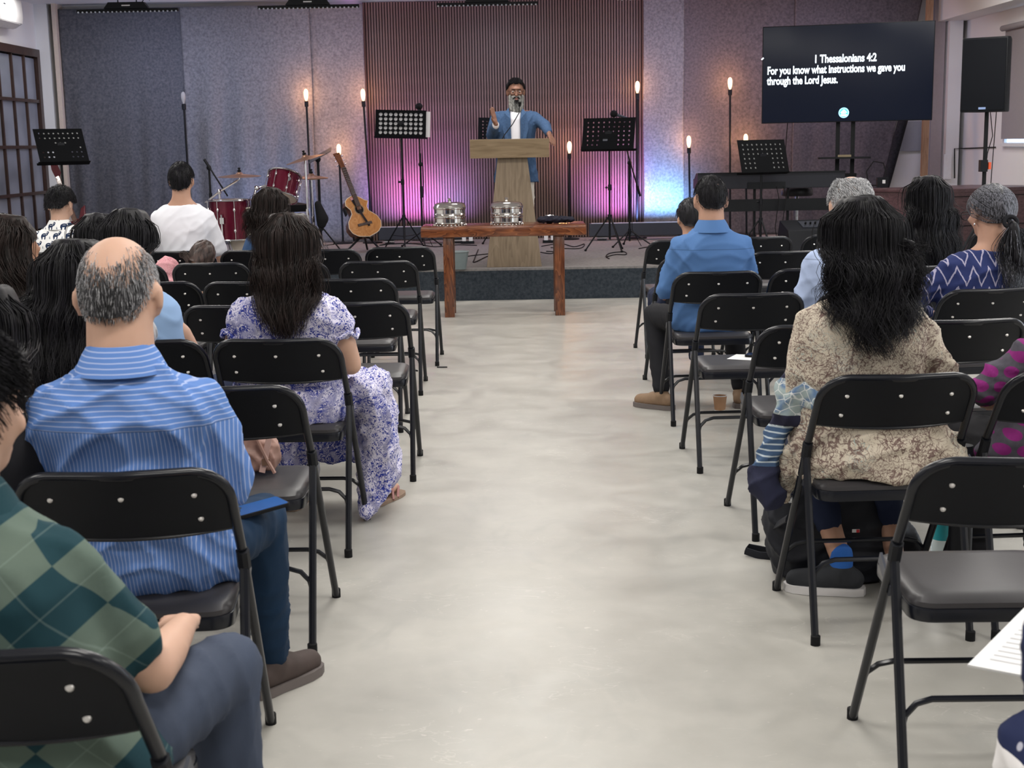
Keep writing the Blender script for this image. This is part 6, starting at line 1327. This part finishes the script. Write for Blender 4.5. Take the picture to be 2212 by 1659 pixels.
for s in (-1,1):
    g.tube([Mh @ V(s*.033+.026*math.cos(q), .104-.006*abs(math.cos(q)), -.006+.023*math.sin(q)) for q in np.linspace(0,6.283,20)[:-1]], .0019, 6, True); g.tube([Mh @ V(s*.060,.098,.004), Mh @ V(s*.079,.03,.006), Mh @ V(s*.080,-.005,.0)], .0019, 6)
g.tube([Mh @ V(-.008,.108,0), Mh @ V(.008,.108,0)], .0019, 6); g.build('glasses', M['blk'], t)
MB().tube([W['l'].lerp(E['l'],.10)+V(.030*math.cos(q),.012*math.sin(q)+.0,.028*math.sin(q)) for q in np.linspace(0,6.283,14)[:-1]], .005, 6, True).build('wristband', M['rubber'], t)
# headset pack dark blob behind shoulder is a microphone behind him
# ================================================================ small things among the seats
def on_seat(key, lx, ly, z=.467, rz=0):
    x, y, a = CH[key]; p = Vector((x,y,0))+Matrix.Rotation(a,3,'Z') @ V(lx,ly,0); return (p.x, p.y, z), a+R(rz)
def phone(label, loc, rz, rot=None, s=1.0):
    t = thing('phone', label, 'phone', loc, rz, rot=rot); MB().prism(rrect(.076*s,.158*s,.010), 0, .009).build('case', M['rubber'], t, True, 40, .001)
    gl = N('dark_phone_glass_'+label[:6].replace(' ', '_'), .08); gl.col((.012,.03,.09)); MB().prism(rrect(.070*s,.150*s,.008), .0091, .0098).build('screen', gl.m, t, False); return t
def sheet(label, loc, rz, w=.15, h=.21, lines=0, th=.0012, cat='paper', m=None):
    t = thing('paper_sheet', label, cat, loc, rz); MB().box((0,0,th/2), (w,h,th)).build('sheet', M['paper'], t, False); return t
lo, a = on_seat('RD1', .085, .03); sheet('white paper on an empty seat with a phone on it, right of the aisle', lo, a+R(62), .15, .25)
lo, a = on_seat('RD1', .115, .06, .4695); t = phone('black phone lying on the white paper', lo, a+R(65)); [MB().lathe([(.008,-.0006),(.008,.0)], 12, Matrix.Translation((-.02,.055-.022*k,.0105))).build('lens', M['chrome'], t) for k in range(2)]
lo, a = on_seat('LC1', .10, .02); sheet('white paper on the aisle seat of the third row, left', lo, a+R(80), .12, .20)
lo, a = on_seat('LD1', 9, 9)
p = PY(556, 1096, CH['LG1'][1]+.27); t = phone('dark blue phone resting on the thigh in dark jeans', (p.x, p.y, p.z-.006), 0, (R(4), R(3), R(-52)), .95)
for o in t.children:
    if o.name.startswith('screen'): o.data.materials[0] = pm('blue_phone_screen', (.02,.09,.30), .2)
# cup
p = PZ(1555, 887, 0); t = thing('paper_cup', 'brown paper coffee cup standing on the floor by the aisle', 'cup', (p.x, p.y, 0)); kraft = pm('kraft_paper', (.36,.20,.11), .8)
MB().lathe([(.028,0),(.029,.006),(.031,.02),(.0375,.084),(.034,.082),(.028,.02)], 28).build('cup', kraft, t); MB().tube([V(.038*math.cos(q),.038*math.sin(q),.085) for q in np.linspace(0,6.283,28)[:-1]], .0022, 6, True).build('rim', M['paper'], t); MB().lathe([(.0285,.0),(.0295,.012)], 24).build('base_ring', M['paper'], t)
MB().lathe([(.032,.076),(.032,.077)], 24).build('coffee', pm('coffee', (.05,.02,.01), .2), t)
# tan handbag on seat LF1
lo, a = on_seat('LF1', -.02, .08, .467); lea = pm('rose_tan_leather', (.36,.21,.17), .5, bump=.2); t = thing('handbag', 'tan leather handbag with buckled strap on the empty seat behind the floral dress', 'bag', lo, a)
b = Blob(); b.loft([(V(0,0,.008),.11,.055),(V(0,0,.05),.125,.06),(V(0,0,.11),.11,.045),(V(0,0,.14),.09,.02)]); b.union('pouch', lea, t, .007, 4, folds(.008, 50, 6)); MB().box((.085,-.055,.07), (.018,.006,.12), rot=(0,R(14),0)).build('strap', pm('pale_pink_leather', (.55,.36,.32), .5), t, False); MB().tube([(.06,-.06,.12),(.09,-.062,.05),(.11,-.06,.0+.01)], .006, 6).build('strap_end', lea, t); MB().box((.085,-.062,.045), (.024,.004,.020)).build('buckle', M['brass'], t, False)
MB().tube([(-.08,0,.13),(-.05,0,.20),(.05,0,.21),(.09,.0,.13)], .007, 8).build('handle', lea, t)
# backpack under tunic chair
x0, y0, a0 = CH['RF1']; t = thing('backpack', 'black backpack with loose straps under the chair of the woman in the beige tunic', 'bag', (x0-.02, y0+.38, 0), a0); bk = cloth('black_nylon', (.010,.011,.016), .6)
b = Blob(); b.loft([(V(0,0,.01),.20,.13),(V(0,0,.10),.23,.15),(V(-.02,0,.22),.22,.14),(V(-.05,0,.34),.17,.11),(V(-.06,0,.40),.10,.07)]); b.cap(V(.25,.02,.08), .07, V(.10,.02,.22), .09); b.union('bag', bk, t, .011, 4, folds(.016, 22, 9)); MB().box((.03,-.152,.20), (.024,.004,.010)).build('label_tab', M['paper'], t, False); MB().box((.036,-.154,.20), (.010,.003,.010)).build('label_tab', pm('red_tab',(.5,.02,.03),.5), t, False)
p = PZ(1612, 1192, 0); q = Vector((x0-.02, y0+.38,0)); Mb = (Matrix.Translation((x0-.02,y0+.38,0)) @ Matrix.Rotation(a0,4,'Z')).inverted()
def sl(px, py, z): return Mb @ PZ(px, py, z)
MB().tube([sl(1735,1198,.02), sl(1690,1203,.015), sl(1640,1200,.012), sl(1610,1190,.02), sl(1618,1182,.03), sl(1660,1190,.02), sl(1700,1195,.03)], .016, 6, False, None, .25).build('strap', bk, t); MB().tube([sl(1715,1190,.03), sl(1690,1170,.08), sl(1665,1160,.12), sl(1668,1140,.18), sl(1700,1120,.26)], .014, 6, False, None, .3).build('strap', bk, t)
MB().box(sl(1680,1200,.02), (.04,.03,.02)).build('strap_buckle', M['plastic_black'], t, False); MB().ell((-.17,-.10,.30), (.02,.012,.018)).build('zip_pull', M['chrome'], t)
# bottles
p = PZ(2033, 1207, 0); t = thing('water_bottle', 'clear water bottle with a turquoise label on the floor at the right', 'bottle', (p.x, p.y, 0)); cl = N('clear_plastic', .08); cl.col((.75,.85,.88)); cl.b.inputs['Transmission Weight'].default_value = .85; cl.b.inputs['IOR'].default_value = 1.2
MB().lathe([(.030,0),(.036,.008),(.036,.05),(.033,.06),(.036,.07),(.036,.17),(.030,.20),(.014,.225),(.013,.235)], 24).build('bottle', cl.m, t); MB().lathe([(.0368,.075),(.0368,.155)], 24).build('label_wrap', pm('turquoise_label', (.03,.42,.48), .4), t); MB().lathe([(.016,.235),(.016,.252)], 16).build('cap', pm('white_cap', (.7,.75,.8), .4), t)
lo = PY(2043, 985, CH['RF2'][1]-.05); t = thing('flask', 'black flask standing upright between the two near right chairs', 'bottle', on_seat('RF1', .30, .05, 0)[0]); zf = PY(2043, 962, t.location.y).z
MB().lathe([(.034,0),(.036,.01),(.036,zf-.06),(.028,zf-.045),(.028,zf-.0),(.022,zf)], 24).build('flask', M['plastic_black'], t)
# pens on floor
for (xa, ya), (xb_, yb_), m_, lb in (((886,797),(902,801),M['rubber'],'short black pen on the floor beside the left chairs'),((834,793),(848,795),M['rubber'],'dark pencil stub on the floor under the third row')):
    o = MB().tube([PZ(xa,ya,.005), PZ(xb_,yb_,.005)], .005, 8).build('pen', m_); tag(o, lb, 'pen')
o = MB().tube([PZ(944,793,.006), PZ(966,793,.006)], .0045, 6).build('metal_rod', M['blk']); tag(o, 'thin black rod on the floor by the rear leg of the front aisle chair', 'rod')
# reader's booklet
p = PZ(2295, 1345, .66); t = thing('booklet', 'white printed booklet held open at the lower right edge', 'booklet', (p.x+.01, p.y+.0, .635), rot=(R(10), R(-4), R(-44)))
MB().box((0,0,0), (.21,.30,.004)).build('page', M['paper'], t, False)
ink = pm('grey_print', (.45,.45,.47), .8)
for i in range(16): MB().box((.0-.01*(i%3),.12-.016*i,.0024), (.16-.02*(i%3),.0035,.0004)).build('print_line', ink, t, False)
# mint cloth left
p = PY(66, 610, CH['LB5'][1]-.35); lo, a = on_seat('LD4', -.1, 0)
# tissue between rows: loose pale scarf on a seat at the far left
o = MB().box((0,0,.0), (.16,.10,.03)).build('folded_scarf', pm('mint_cloth', (.55,.72,.68), .8), None, True, bevel=.012); o.location = PZ(66, 614, .80); o.location.z = .485; o.location = PZ(66, 630, .485); tag(o, 'pale mint folded cloth on a seat at the far left', 'cloth')
bpy.data.scenes.remove(SC2)
